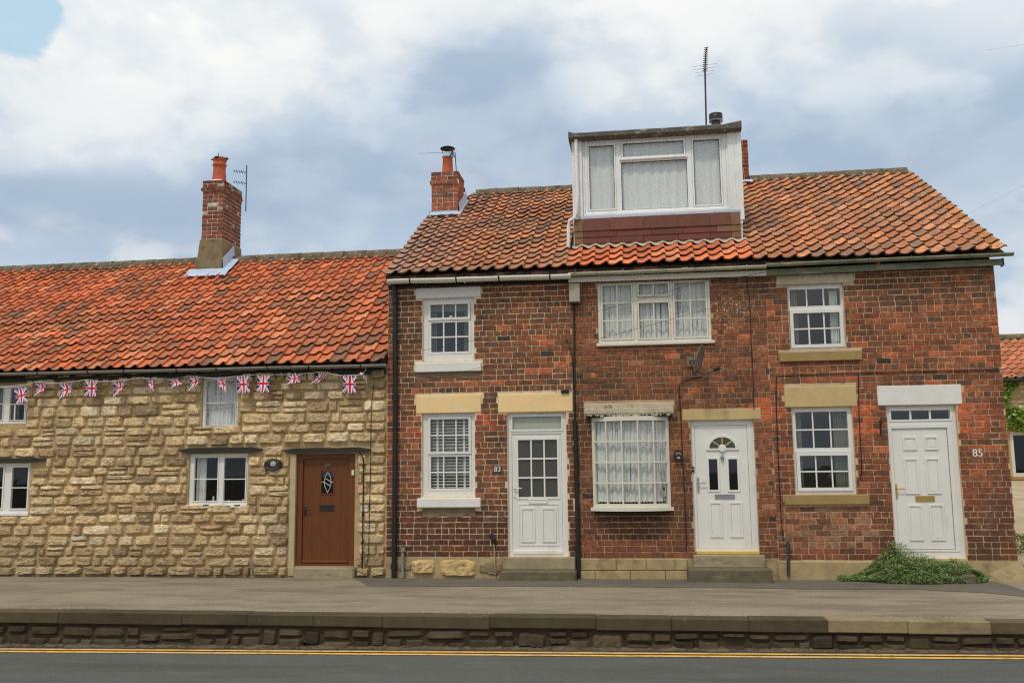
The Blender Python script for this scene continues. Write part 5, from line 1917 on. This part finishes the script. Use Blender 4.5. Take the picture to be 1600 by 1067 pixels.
# oval plaques
def oval(name, cx, cy, rx, rz, label, motif):
    x, z = at(cx, cy, -.05)
    g = MB()
    n = 28
    vs_ = [(x + rx * math.cos(2 * math.pi * i / n), -.062, z + rz * math.sin(2 * math.pi * i / n)) for i in range(n)]
    vs2 = [(x + (rx + .008) * math.cos(2 * math.pi * i / n), -.02, z + (rz + .008) * math.sin(2 * math.pi * i / n)) for i in range(n)]
    g.add(vs_ + vs2, [tuple(range(n))] + [(i, n + i, n + (i + 1) % n, (i + 1) % n) for i in range(n)])
    o = g.build(name, m_sign)
    tag(o, label, 'plaque')
    motif(o, x, z)
    return o
def mot1(o, x, z):
    g = MB()
    for k in range(9):
        a = k * .698
        g.lathe([(.0, -.004), (.018, -.002), (.02, 0)], x + .012 + .034 * math.cos(a), -.063, z + .01 + .026 * math.sin(a), 8, axis='Y')
    g.lathe([(.0, -.008), (.02, -.004), (.024, 0)], x + .012, -.065, z + .01, 10, axis='Y')
    g.build('flower', M('faded_flower', S(168, 164, 150), rough=.6, var=.25, vscale=50), o)
    g = MB()
    for k in range(9):
        a = math.radians(215 + k * 13)
        g.box(x + .115 * math.cos(a) - .007, x + .115 * math.cos(a) + .007, -.065, -.06, z + .075 * math.sin(a) - .008, z + .075 * math.sin(a) + .008, .001)
    for k in range(10):
        a = math.radians(30 + k * 13)
        g.box(x + .115 * math.cos(a) - .007, x + .115 * math.cos(a) + .007, -.065, -.06, z + .078 * math.sin(a) - .008, z + .078 * math.sin(a) + .008, .001)
    g.build('worn_lettering', M('worn_white', S(120, 122, 118), rough=.6, var=.3, vscale=60), o, 'stuff')
oval('house_plaque', 426, 725.5, .145, .098, 'oval dark house plaque with pale flower on the yellow stone wall', mot1)
def mot2(o, x, z):
    g = MB()
    g.box(x - .021, x + .021, -.066, -.06, z - .044, z - .016, .002)
    g.build('number_panel', MATS['faded_flower'], o)
    g = MB()
    for k in range(7):
        a = math.radians(20 + k * 23)
        g.lathe([(.0, -.004), (.01, -.002), (.012, 0)], x + .035 * math.cos(a), -.063, z + .014 + .028 * math.sin(a), 7, axis='Y')
    g.build('wreath', M('faded_wreath', S(150, 140, 118), rough=.6, var=.3, vscale=50), o)
oval('house_plaque', 1060, 712, .066, .085, 'small black oval plaque on brick between bow window and white door', mot2)
r_ = rect(1081.5, 729, 1085, 737.5, YB - .01)
o = MB().box(r_[0], r_[1], YB - .022, YB - .001, r_[2], r_[3], .004).build('doorbell', m_sign)
tag(o, 'black doorbell on the frame of the white door with fanlight', 'doorbell')
MB().lathe([(.0, -.004), (.008, -.003), (.009, 0)], (r_[0] + r_[1]) / 2, YB - .022, (r_[2] + r_[3]) / 2, 8, axis='Y').build('button', m_letter, o)
x_, z_ = at(1376, 668, -.03)
g = MB()
g.tube([(x_, -.012, z_ + .12), (x_, -.012, z_ - .12)], .009, 6)
g.tube([(x_, -.012, z_ + .10), (x_ - .02, -.08, z_ + .09), (x_ - .02, -.17, z_ + .05), (x_ - .015, -.20, z_ + .09)], .007, 6)
g.tube([(x_, -.012, z_ - .06), (x_ - .01, -.08, z_ - .03), (x_ - .02, -.15, z_ + .05)], .006, 6)
tag(g.build('hanging_basket_bracket', m_black), 'black iron hanging bracket, empty, left of the six-panel door', 'bracket')
# satellite dish
dx_, dz_ = at(1093, 560, -.32)
ds = thing('satellite_dish', (dx_, -.02, dz_), 'grey satellite dish seen edge-on under the first-floor lace-curtained window', 'satellite dish')
m4 = Matrix.Translation((dx_, -.32, dz_)) @ Matrix.Rotation(math.radians(74), 4, 'Z') @ Matrix.Rotation(math.radians(14), 4, 'X')
g = MB()
prof = [(.0, .045), (.06, .042), (.12, .03), (.17, .015), (.205, -.002), (.207, -.01), (.17, .006), (.12, .02), (.06, .033), (.0, .036)]
gg = MB()
gg.lathe(prof, 0, 0, 0, 22, axis='Y')
gg.v = [tuple(m4 @ Vector((p[0], p[1], p[2] * 1.05))) for p in gg.v]
gg.build('dish', m_dish, ds)
g = MB()
P = lambda *q: tuple(m4 @ Vector(q))
g.tube([P(0, .03, -.20), P(0, -.12, -.22), P(0, -.28, -.13)], .011, 6)
g.build('arm', m_alu, ds)
MB().tube([P(0, -.25, -.14), P(0, -.33, -.085)], [.022, .034], 8).build('receiver', m_iron, ds)
g = MB()
a_ = P(0, .05, -.03)
wx, wz = at(1078, 566, -.02)
g.tube([a_, (wx + .02, -.17, wz + .02), (wx, -.01, wz + .02)], .017, 8)
g.box(wx - .05, wx + .05, -.02, -.004, wz - .07, wz + .09, .004)
g.build('wall_mount', m_dish, ds)
# cables
def cable(name, pts, r, label, mat=None, Y=-.018, sub=4, cat='cable'):
    P = [Vector((at(a, b, Y)[0], Y, at(a, b, Y)[1])) for a, b in pts]
    Q = []
    for i in range(len(P) - 1):
        for k in range(sub):
            t = k / sub
            p0, p1, p2, p3 = P[max(0, i - 1)], P[i], P[i + 1], P[min(len(P) - 1, i + 2)]
            Q.append(.5 * ((2 * p1) + (-p0 + p2) * t + (2 * p0 - 5 * p1 + 4 * p2 - p3) * t * t + (-p0 + 3 * p1 - 3 * p2 + p3) * t ** 3))
    Q.append(P[-1])
    o = MB().tube(Q, r * .78, 5).build(name, mat or m_black)
    return tag(o, label, cat)
cable('cable', ((1098, 588), (1080, 591), (1066, 597), (1061, 607), (1063, 640), (1067, 720), (1071, 800), (1073, 862)), .009, 'black cable from the dish down past the oval plaque')
cable('cable', ((1166, 434), (1171, 470), (1174, 540), (1177, 600), (1178, 640)), .008, 'thin cable down the brick between the lace window and 85')
cable('cable', ((1566, 577), (1500, 579), (1420, 581), (1340, 583), (1250, 586), (1218, 588), (1213, 592), (1213, 640), (1216, 720), (1220, 800), (1224, 846)), .010, 'black cable running along the wall of number 85 and down to the grey pipe', Y=-.02)
cable('cable', ((1341, 583), (1342, 640), (1345, 700), (1346, 738), (1341, 750), (1339, 756)), .009, 'short black cable dropping beside the right edge of the lower window of 85')
cable('cable', ((584, 600), (580, 640), (579, 720), (577, 800), (575, 870), (566, 896)), .008, 'thin dark cable down the stone near the cottage corner, below bunting', Y=-.05)
cable('cable', ((886, 613), (893, 609), (896, 600), (894, 560), (888, 535), (884, 531)), .008, 'short looped cable joining the black box to the pipe')
r_ = rect(876.5, 609, 889, 614, -.03)
tag(MB().box(r_[0], r_[1], -.045, -.003, r_[2], r_[3], .006).build('cable_box', m_black), 'small black cable box on brick above the ochre door lintel', 'cable box')
o = cable('conduit', ((562, 705), (567, 716), (568, 730), (567, 800), (566, 896)), .014, 'dark metal conduit beside the brown door of the cottage', m_iron, -.06, cat='conduit')
for q in ((568, 727), (567, 803), (566, 848), (566, 872)):
    x, z = at(*q, -.06)
    MB().tube([(x, -.06, z - .02), (x, -.06, z + .02)], .022, 8).build('clip', m_black, o)
def stub(pts, r, label, mat, Y, top=None):
    P = [(at(a, b, Y)[0], Y, at(a, b, Y)[1]) for a, b in pts]
    o = MB().tube(P, r, 8).build('service_pipe', mat)
    tag(o, label, 'pipe')
    if top:
        x, z = at(*top, Y)
        MB().tube([(x, Y, z - .03), (x, Y, z + .03)], r * 1.5, 8).build('cap', mat, o)
    return o
stub(((629, 856), (629, 902)), .026, 'pale grey pipe stub against the wall, right of the black downpipe', m_gutgrey, -.06, (630, 858))
stub(((393.5, 880), (393, 897)), .018, 'short pale pipe stub at the foot of the stone wall', m_gutgrey, -.09, (393.5, 879))
stub(((1231, 846), (1232, 899)), .024, 'grey metal pipe rising from the pavement below the cable of 85', m_alu, -.06, (1231, 852))
stub(((772, 850), (774, 898)), .012, 'thin rusty pipe beside the steps of the half-glazed door', m_plinth, -.05)
x_, z_ = at(770, 839, -.06)
g = MB()
g.box(-.035, .035, -.03, .03, -.06, .06, .012, M4=Matrix.Translation((x_, -.07, z_)) @ Matrix.Rotation(math.radians(-40), 4, 'Y'))
o = g.build('tap_cover', m_iron)
tag(o, 'small tilted grey metal cover on brick left of the steps', 'outlet')
MB().tube([(x_ + .03, -.05, z_ - .04), (x_ + .04, -.05, z_ - .14)], .012, 6).build('spout', m_iron, o)
# ornaments on the cottage sill
for px_, h_, lab in ((333, .085, 'white china figure on the cottage windowsill, behind the left light'), (357, .045, 'small china ornament on the sill, left one behind the right light'), (380, .06, 'small china ornament on the sill, right one behind the right light')):
    x, z = at(px_, 784, .13)
    g = MB()
    z0 = w4[2] + .045
    g.lathe([(.0, 0), (.026, .0), (.03, h_ * .25), (.016, h_ * .6), (.02, h_ * .75), (.016, h_ * .95), (.0, h_)], x, .14, z0, 10)
    o = g.build('ornament', m_figure)
    tag(o, lab, 'ornament', 'ornaments on the cottage windowsill')
    if h_ > .08:
        MB().lathe([(.0, 0), (.018, .008), (.018, .022), (.0, .032)], x, .14, z0 + h_ * .95, 10).build('head', m_figure, o)

# ================================================================ bunting
bx0, bz0_ = at(45, 600, -.17)
bt = thing('bunting', (at(300, 590, -.17)[0], -.17, at(300, 590, -.17)[1]), 'string of small red, white and blue flags hung under the cottage gutter', 'bunting')
YF = -.17
cp = [(-30, 608), (0, 606), (45, 600), (55, 596), (75, 598.5), (95, 599), (134, 593.5), (155, 596), (178, 595.5), (200, 593), (222, 590), (240, 591.5), (262, 591.5), (280, 590), (296, 588), (318, 590), (335, 590.5), (352, 590), (370, 588), (391, 586), (402, 585), (421, 585.5), (450, 585), (470, 584), (488, 582.5), (500, 581), (520, 585), (536, 587), (557, 586), (567, 584), (572, 577), (569, 570)]
MB().tube([(at(a, b, YF)[0], YF, at(a, b, YF)[1]) for a, b in cp], .0055, 5).build('cord', m_cord, bt)
kx_, kz_ = at(565, 584.5, YF)
g = MB()
g.lathe([(.0, -.03), (.03, -.02), (.036, 0), (.03, .02), (.0, .03)], kx_, YF, kz_, 10)
for k in range(3):
    g.tube([(kx_, YF, kz_), (kx_ + .03 + .03 * k, YF, kz_ - .03 - .02 * k), (kx_ + .04 + .02 * k, YF, kz_ - .08 - .03 * k)], .005, 5)
g.build('knot', m_cord, bt)
m_flag = M('printed_flag_cloth', tint=True, rough=.8, var=.06, vscale=30, spec=.2)
FB, FR, FW = S(52, 54, 116), S(196, 40, 56), S(226, 222, 222)
def jack(a, b):                              # a along the fly (-30..30), b along the hoist (-20..20)
    if abs(a) < 3.6 or abs(b) < 3.6:
        return FR
    if abs(a) < 6.2 or abs(b) < 6.2:
        return FW
    L_ = math.hypot(30, 20)
    d1, d2 = (a * 20 - b * 30) / L_, (a * 20 + b * 30) / L_
    d = d1 if a * b > 0 else d2
    s_ = 1 if a > 0 else -1
    if abs(d) < 4.0:
        return FR if -.4 < d * s_ * (1 if a * b > 0 else 1) < 2.3 else FW
    return FB
def flag(c, fold=0.0, ph=0.0, depth=.02):
    """c: four measured corners tl, tr, br, bl"""
    P = [Vector((at(x, y, YF)[0], 0, at(x, y, YF)[1])) for x, y in c]
    nu, nv = 24, 32
    grid = {}
    for j in range(nv + 1):
        for i in range(nu + 1):
            u, v = i / nu, j / nv
            uu = u + fold * math.sin(v * math.pi) * .25 * math.sin(u * math.pi)
            p = (P[0] * (1 - uu) + P[1] * uu) * (1 - v) + (P[3] * (1 - uu) + P[2] * uu) * v
            y = YF + depth * math.sin(u * 5.2 + ph + v * 1.3) * (.25 + .75 * v) + fold * .05 * math.sin(v * 3.1) - .004
            grid[i, j] = (p.x, y, p.z)
    g = MB()
    for j in range(nv):
        for i in range(nu):
            u, v = (i + .5) / nu, (j + .5) / nv
            g.add([grid[i, j + 1], grid[i + 1, j + 1], grid[i + 1, j], grid[i, j]], [(0, 1, 2, 3)], jack((v - .5) * 60, (u - .5) * 40))
    return g.build('flag', m_flag, bt)
FL = [(((22, 609), (41.5, 604), (43.5, 628), (25, 631.5)), .1), (((55, 597), (73.5, 598.5), (66, 611), (51.5, 620.5)), .8), (((94, 599.5), (112.5, 598.5), (110, 613), (93, 624.5)), .5),
      (((135, 594), (152, 594), (150.5, 619.5), (133, 619)), .1), (((178, 595.5), (195, 595), (191, 609), (176.5, 621)), .5), (((223, 590.5), (239.5, 591), (239.5, 612), (231, 601)), .7),
      (((261, 592), (277, 591), (284, 600), (268, 606.5)), .6), (((297, 588), (311.5, 589), (309, 600), (295.5, 611.5)), .6), (((334, 590.5), (352.5, 590), (353.5, 613.5), (343, 604)), .6),
      (((370.5, 588), (388, 586.5), (391, 613), (371, 614.5)), .1), (((402.5, 585.5), (421.5, 585.5), (420, 613.5), (400.5, 612)), .1), (((450, 585.5), (469, 584), (468, 597), (449, 601)), .3),
      (((499, 581.5), (510, 584), (496, 598.5), (486, 599.5)), .6), (((536.5, 587), (557, 586.5), (556.5, 614), (536, 613.5)), .0)]
for i, (c, f_) in enumerate(FL):
    flag(c, f_, i * 1.3)

# ================================================================ aerials and wires
def aerial_pole(px, y0, y1, Y, name, label, r=.02):
    (xa, za), (xb, zb) = at(px[0], y0, Y), at(px[1], y1, Y)
    o = thing(name, (xb, Y, zb), label, 'aerial')
    MB().tube([(xb, Y, zb), (xa, Y, za)], r, 6).build('mast', m_alu, o)
    return o, xa, za, xb, zb
o, xa, za, xb, zb = aerial_pole((1101.5, 1104.5), 108, 240, 3.6, 'tv_aerial', 'tall thin television aerial on a mast behind the white dormer', .018)
g = MB()
ytop = 1.85
_q = at(1103.5, 75, 2.75)
P0, P1 = Vector((xa, 3.65, za - .02)), Vector((_q[0], 2.75, _q[1]))
g.tube([P0, P1], .012, 6)
g.build('boom', m_alu, o)
for k in range(12):
    t = k / 11
    p = P0.lerp(P1, t)
    w_ = .055 - .012 * t
    g = MB()
    for dz in (-.0, ):
        g.tube([(p.x - w_, p.y, p.z), (p.x + w_, p.y, p.z)], .006, 5)
        g.tube([(p.x - w_ * .8, p.y, p.z - .035), (p.x + w_ * .8, p.y, p.z + .03)], .004, 5)
    g.build('element', m_alu, o)
g = MB()
for k in range(4):
    zz_ = za - .08 + k * .07
    g.tube([(xa - .17 - .02 * k, 3.75, zz_), (xa + .17 + .03 * k, 3.75, zz_ + .03)], .0025, 4)
g.build('reflector', m_alu, o)
o, xa, za, xb, zb = aerial_pole((385.5, 384), 258, 330, 3.86, 'tv_aerial', 'small spindly aerial on the back of the cottage chimney', .012)
g = MB()
for yp, w_ in ((270, .16), (287, .18)):
    x, z = at(384.5, yp, 3.86)
    g.tube([(x + .01, 3.86, z), (x - .22, 3.75, z + .02)], .005, 5)
    for k in range(5):
        q = k / 4
        g.tube([(x - .02 - .19 * q, 3.86 - .1 * q, z - .015 - .015 * (k % 2)), (x - .04 - .19 * q, 3.82 - .1 * q, z + .025 + .015 * (k % 2))], .007, 5)
g.build('elements', m_alu, o)
o, xa, za, xb, zb = aerial_pole((341, 341), 240, 256, 5.2, 'tv_aerial', 'tiny aerial tip showing just above the cottage chimney pot', .012)
g = MB()
for k, x_ in enumerate((0, .10, .2)):
    g.tube([(xa + x_, 5.2, za - .22), (xa + x_, 5.2, za - .02 - .03 * k)], .006, 5)
g.tube([(xa, 5.2, za - .12), (xa + .24, 5.2, za - .12)], .007, 5)
g.build('elements', m_alu, o)
o, xa, za, xb, zb = aerial_pole((711, 713), 238, 268, c83Yf + .1, 'tv_aerial', 'bent aerial on the right corner of the chimney of house 83', .009)
g = MB()
for (p, q) in (((702, 247), (709, 234)), ((704, 240), (712, 247)), ((706, 234), (710, 243))):
    (x0, z0), (x1, z1) = at(*p, c83Yf + .05), at(*q, c83Yf + .05)
    g.tube([(x0, c83Yf + .05, z0), (x1, c83Yf, z1)], .012, 5)
(x0, z0), (x1, z1) = at(655, 240, c83Yf + .1), at(714, 238, c83Yf + .1)
g.tube([(x0, c83Yf + .1, z0), (x1, c83Yf + .1, z1)], .0035, 4)
g.build('elements', m_alu, o)
def wire(pts, label, r=.004):
    P = [Vector((at(a, b, Y)[0], Y, at(a, b, Y)[1])) for a, b, Y in pts]
    Q = []
    for i in range(len(P) - 1):
        for k in range(6):
            t = k / 6
            p0, p1, p2, p3 = P[max(0, i - 1)], P[i], P[i + 1], P[min(len(P) - 1, i + 2)]
            Q.append(.5 * ((2 * p1) + (-p0 + p2) * t + (2 * p0 - 5 * p1 + 4 * p2 - p3) * t * t + (-p0 + 3 * p1 - 3 * p2 + p3) * t ** 3))
    Q.append(P[-1])
    tag(MB().tube(Q, r, 5).build('telephone_wire', m_black), label, 'wire')
wire(((1106, 437, -.03), (935, 486, -.25), (741, 531, -.5), (660, 547, -.6), (300, 588, -1.0), (0, 606, -1.4), (-300, 600, -1.8)), 'thin black wire crossing the lace-curtained upper window, upper of two', .003)
wire(((1114, 481, -.03), (937, 529, -.25), (760, 572, -.5), (500, 622, -.9), (-300, 700, -1.8)), 'thin black wire crossing the lace-curtained upper window, lower of two', .0025)
wire(((1197, 425, -.25), (1160, 432, -.2), (1112, 440, -.06)), 'thin wire sagging along the cream gutter to the upper window', .005)
wire(((1760, 38, -4), (1660, 58, -3), (1600, 70, -2), (1540, 79, -1)), 'faint overhead wire high in the sky at top right', .0008)
wire(((1700, 250, 2), (1600, 290, 3), (1480, 350, 5), (1420, 372, 6.5)), 'faint overhead wire in the sky beyond the right roof slope', .001)

# ================================================================ plant by the door of 85
def leaves(mb, fn, n, size, cols, flat=.5):
    for _ in range(n):
        p, nr = fn()
        a = U(0, 6.28)
        s_ = size * U(.6, 1.4)
        d = (Vector((math.cos(a), math.sin(a), U(-flat, flat))) + nr * .3).normalized()
        side = d.cross(nr + Vector((U(-.5, .5), U(-.5, .5), U(-.5, .5)))).normalized()
        c = pick(*cols)
        q0, q1, q2, q3 = p - d * s_, p + side * s_ * .55, p + d * s_, p - side * s_ * .55
        mb.add([q0, q1, q2, q3], [(0, 1, 2), (0, 2, 3)], c)
prof = [(1314, 906, 906), (1330, 903, 907), (1348, 898, 908), (1364, 888, 909), (1379, 870, 910), (1392, 856, 911), (1402, 853, 911), (1418, 862, 911), (1440, 868, 910), (1465, 871, 903), (1490, 876, 905), (1512, 882, 906), (1528, 889, 908), (1545, 903, 909)]
def mound():
    t = U(0, len(prof) - 1.001)
    k = int(t)
    f = t - k
    a, b = prof[k], prof[k + 1]
    x = a[0] + (b[0] - a[0]) * f
    yt = a[1] + (b[1] - a[1]) * f
    X, zt_ = at(x, yt, -.22)
    zt_ = max(.05, zt_)
    dp = min(.5, .10 + zt_ * 1.05)
    an = R.random() ** .8 * math.pi / 2
    rr = 1 - .30 * R.random() ** 2
    lump = 1 + .24 * noise.noise(Vector((X * 3.4, an * 1.7, 1))) + .20 * noise.noise(Vector((X * 8, an * 4, 5)))
    y = -.03 - dp * math.sin(an) * rr * lump
    z = zt_ * math.cos(an) * rr * lump + .015
    return Vector((X + U(-.02, .02), y, max(.012, z))), Vector((0, -math.sin(an), math.cos(an)))
pln = thing('creeping_plant', (at(1420, 900)[0], -.2, 0), 'mound of small-leaved green creeper spreading over the step of 85', 'plant')
g = MB()
leaves(g, mound, 24000, .0125, ((5, S(94, 116, 58)), (4, S(76, 100, 50)), (2.5, S(122, 142, 78)), (1, S(62, 78, 42))))
g.build('foliage', m_leaf, pln)
g = MB()
for _ in range(60):
    p, nr = mound()
    s_ = U(.004, .008)
    p = p + nr * .02
    g.add([p + Vector((-s_, 0, -s_)), p + Vector((s_, 0, -s_)), p + Vector((s_, 0, s_)), p + Vector((-s_, 0, s_))], [(0, 1, 2, 3)], S(200, 204, 176))
g.build('blossom', m_leaf, pln)
g = MB()
for k in range(26):
    p, nr = mound()
    b_ = Vector((p.x + U(-.15, .15), -.05, .0))
    g.tube([b_, (b_ + p) / 2 + Vector((0, 0, .04)), p], [.008, .006, .003], 5)
g.build('stem', M('creeper_stem', S(84, 70, 48), rough=.9), pln)

# ================================================================ the house beyond the yard
bg = thing('stone_house', (15, 16, 1.28), 'distant stone house with orange pantile roof and ivy past the right gable', 'house')
YH = 12.0
hx0, hz_b = at(1540, 752, YH)
hx1 = at(1900, 752, YH)[0]
ev = at(1590, 594, YH)[1]
rg_h = at(1590, 531, YH + 2.2)[1]
bw_r = rect(1580, 674, 1640, 744, YH)
g = MB()
plate(g, hx0, hx1, hz_b - .6, ev, [bw_r], YH, YH + .3)
g.add([(hx0, YH + .3, 0), (hx0, YH + 5, 0), (hx0, YH + 5, ev), (hx0, YH + .3, ev)], [(3, 2, 1, 0)])
wl = g.build('wall', mo_s, bg)
its = []
z = hz_b - .3
while z < ev - .06:
    h_ = U(.10, .17)
    x = hx0
    while x < hx0 + 5.0:
        ln = U(.18, .4)
        for p, q in split(x, min(x + ln, hx1), z, z + h_, [bw_r], .02):
            its.append((R.randrange(len(BLOCKS)), Matrix.Translation(((p + q) / 2, YH, z + h_ / 2)) @ Matrix.Diagonal((q - p - .02, .8, h_ - .02, 1)), pick((4, S(200, 182, 146)), (3, S(180, 160, 122)), (2, S(214, 200, 168))), q - p))
        x += ln
    z += h_
pieces('stone', 'rubble', its, BLOCKS, m_stone, wl, 0)
pt2 = math.atan2(rg_h - ev, 2.4)
e2 = (YH - .2, ev + .02)
g = MB()
g.add([(hx0 - .2, e2[0], e2[1] - .03), (hx1, e2[0], e2[1] - .03), (hx1, e2[0] + 2.4, rg_h), (hx0 - .2, e2[0] + 2.4, rg_h)], [(0, 1, 2, 3)], S(150, 84, 58))
g.add([(hx0 - .2, e2[0] + 5, ev), (hx1, e2[0] + 5, ev), (hx1, e2[0] + 2.4, rg_h), (hx0 - .2, e2[0] + 2.4, rg_h)], [(3, 2, 1, 0)], S(150, 84, 58))
rfh = g.build('roof', m_tile, bg)
its = []
sl = 2.4 / math.cos(pt2)
for i in range(int(sl / .3) + 1):
    for k in range(30):
        m4 = Matrix.Translation((hx0 - .2 + k * .225, e2[0], e2[1])) @ Matrix.Rotation(pt2, 4, 'X') @ Matrix.Translation((0, i * .3, 0))
        its.append((R.randrange(6), m4, pick((4, S(198, 124, 88)), (3, S(184, 112, 80)), (1, S(156, 104, 80))), .225))
pieces('tile', 'tiles', its, TILES, m_tile, rfh, 0)
g = MB()
g.tube([(hx0 - .2, e2[0] + 2.4, rg_h + .05), (hx1, e2[0] + 2.4, rg_h + .05)], .13, 8)
g.build('ridge', m_ridge, rfh)
MB().tube([(hx0 - .2, YH - .25, ev - .02), (hx1, YH - .25, ev - .02)], .05, 6).build('gutter', m_black, bg)
g = MB()
plate(g, *bw_r, [(bw_r[0] + .09, bw_r[1] - .09, bw_r[2] + .09, bw_r[3] - .09)], YH + .02, YH + .12)
ww = g.build('window', m_cream, bg)
q = bw_r
for k in range(2):
    a, b = q[0] + .09 + (q[1] - q[0] - .18) * k / 2, q[0] + .09 + (q[1] - q[0] - .18) * (k + 1) / 2
    g = MB()
    g.add([(a, YH + .08, q[2] + .09), (b, YH + .08, q[2] + .09), (b, YH + .08, q[3] - .09), (a, YH + .08, q[3] - .09)], [(0, 1, 2, 3)])
    g.build('pane', m_glass, ww)
MB().box((q[0] + q[1]) / 2 - .03, (q[0] + q[1]) / 2 + .03, YH + .04, YH + .1, q[2], q[3], .005).build('mullion', m_cream, ww)
MB().box(q[0] - .05, q[1] + .05, YH - .06, YH + .1, q[2] - .10, q[2] - .002, .01).build('sill', m_sillbrown, ww)
g = MB()
g.add([(q[0] - .2, YH + 1.2, q[2] - .3), (q[1] + .3, YH + 1.2, q[2] - .3), (q[1] + .3, YH + 1.2, q[3] + .3), (q[0] - .2, YH + 1.2, q[3] + .3)], [(0, 1, 2, 3)])
g.build('room', m_dark, bg)
ivy = thing('ivy', (at(1585, 640, YH)[0], YH - .1, 2), 'bright green ivy climbing the distant stone house beside its white window', 'ivy')
cl = [(1573, 602, .22), (1568, 612, .2), (1579, 598, .2), (1566, 624, .15), (1570, 650, .2), (1580, 648, .25), (1592, 652, .28), (1602, 655, .3), (1612, 650, .3), (1590, 662, .22), (1604, 664, .2), (1564, 640, .16), (1576, 660, .15), (1625, 640, .4)]
def ivyp():
    c = R.choice(cl)
    x, z = at(c[0], c[1], YH - .12)
    v = Vector((R.gauss(0, 1), R.gauss(0, .45), R.gauss(0, 1)))
    v = v.normalized() * R.random() ** .4 * c[2]
    return Vector((x + v.x, YH - .12 + v.y * .6, z + v.z)), Vector((0, -1, .2))
g = MB()
leaves(g, ivyp, 2600, .05, ((4, S(112, 138, 46)), (3, S(90, 118, 38)), (2, S(140, 160, 62)), (1, S(66, 90, 34))), 1.0)
g.build('foliage', m_ivy, ivy)
g = MB()
for a, b in zip(cl[:-1], cl[1:]):
    (x0, z0), (x1, z1) = at(a[0], a[1], YH - .04), at(b[0], b[1], YH - .04)
    g.tube([(x0, YH - .04, z0), (x1, YH - .04, z1)], .015, 5)
g.build('vine', MATS['creeper_stem'], ivy)
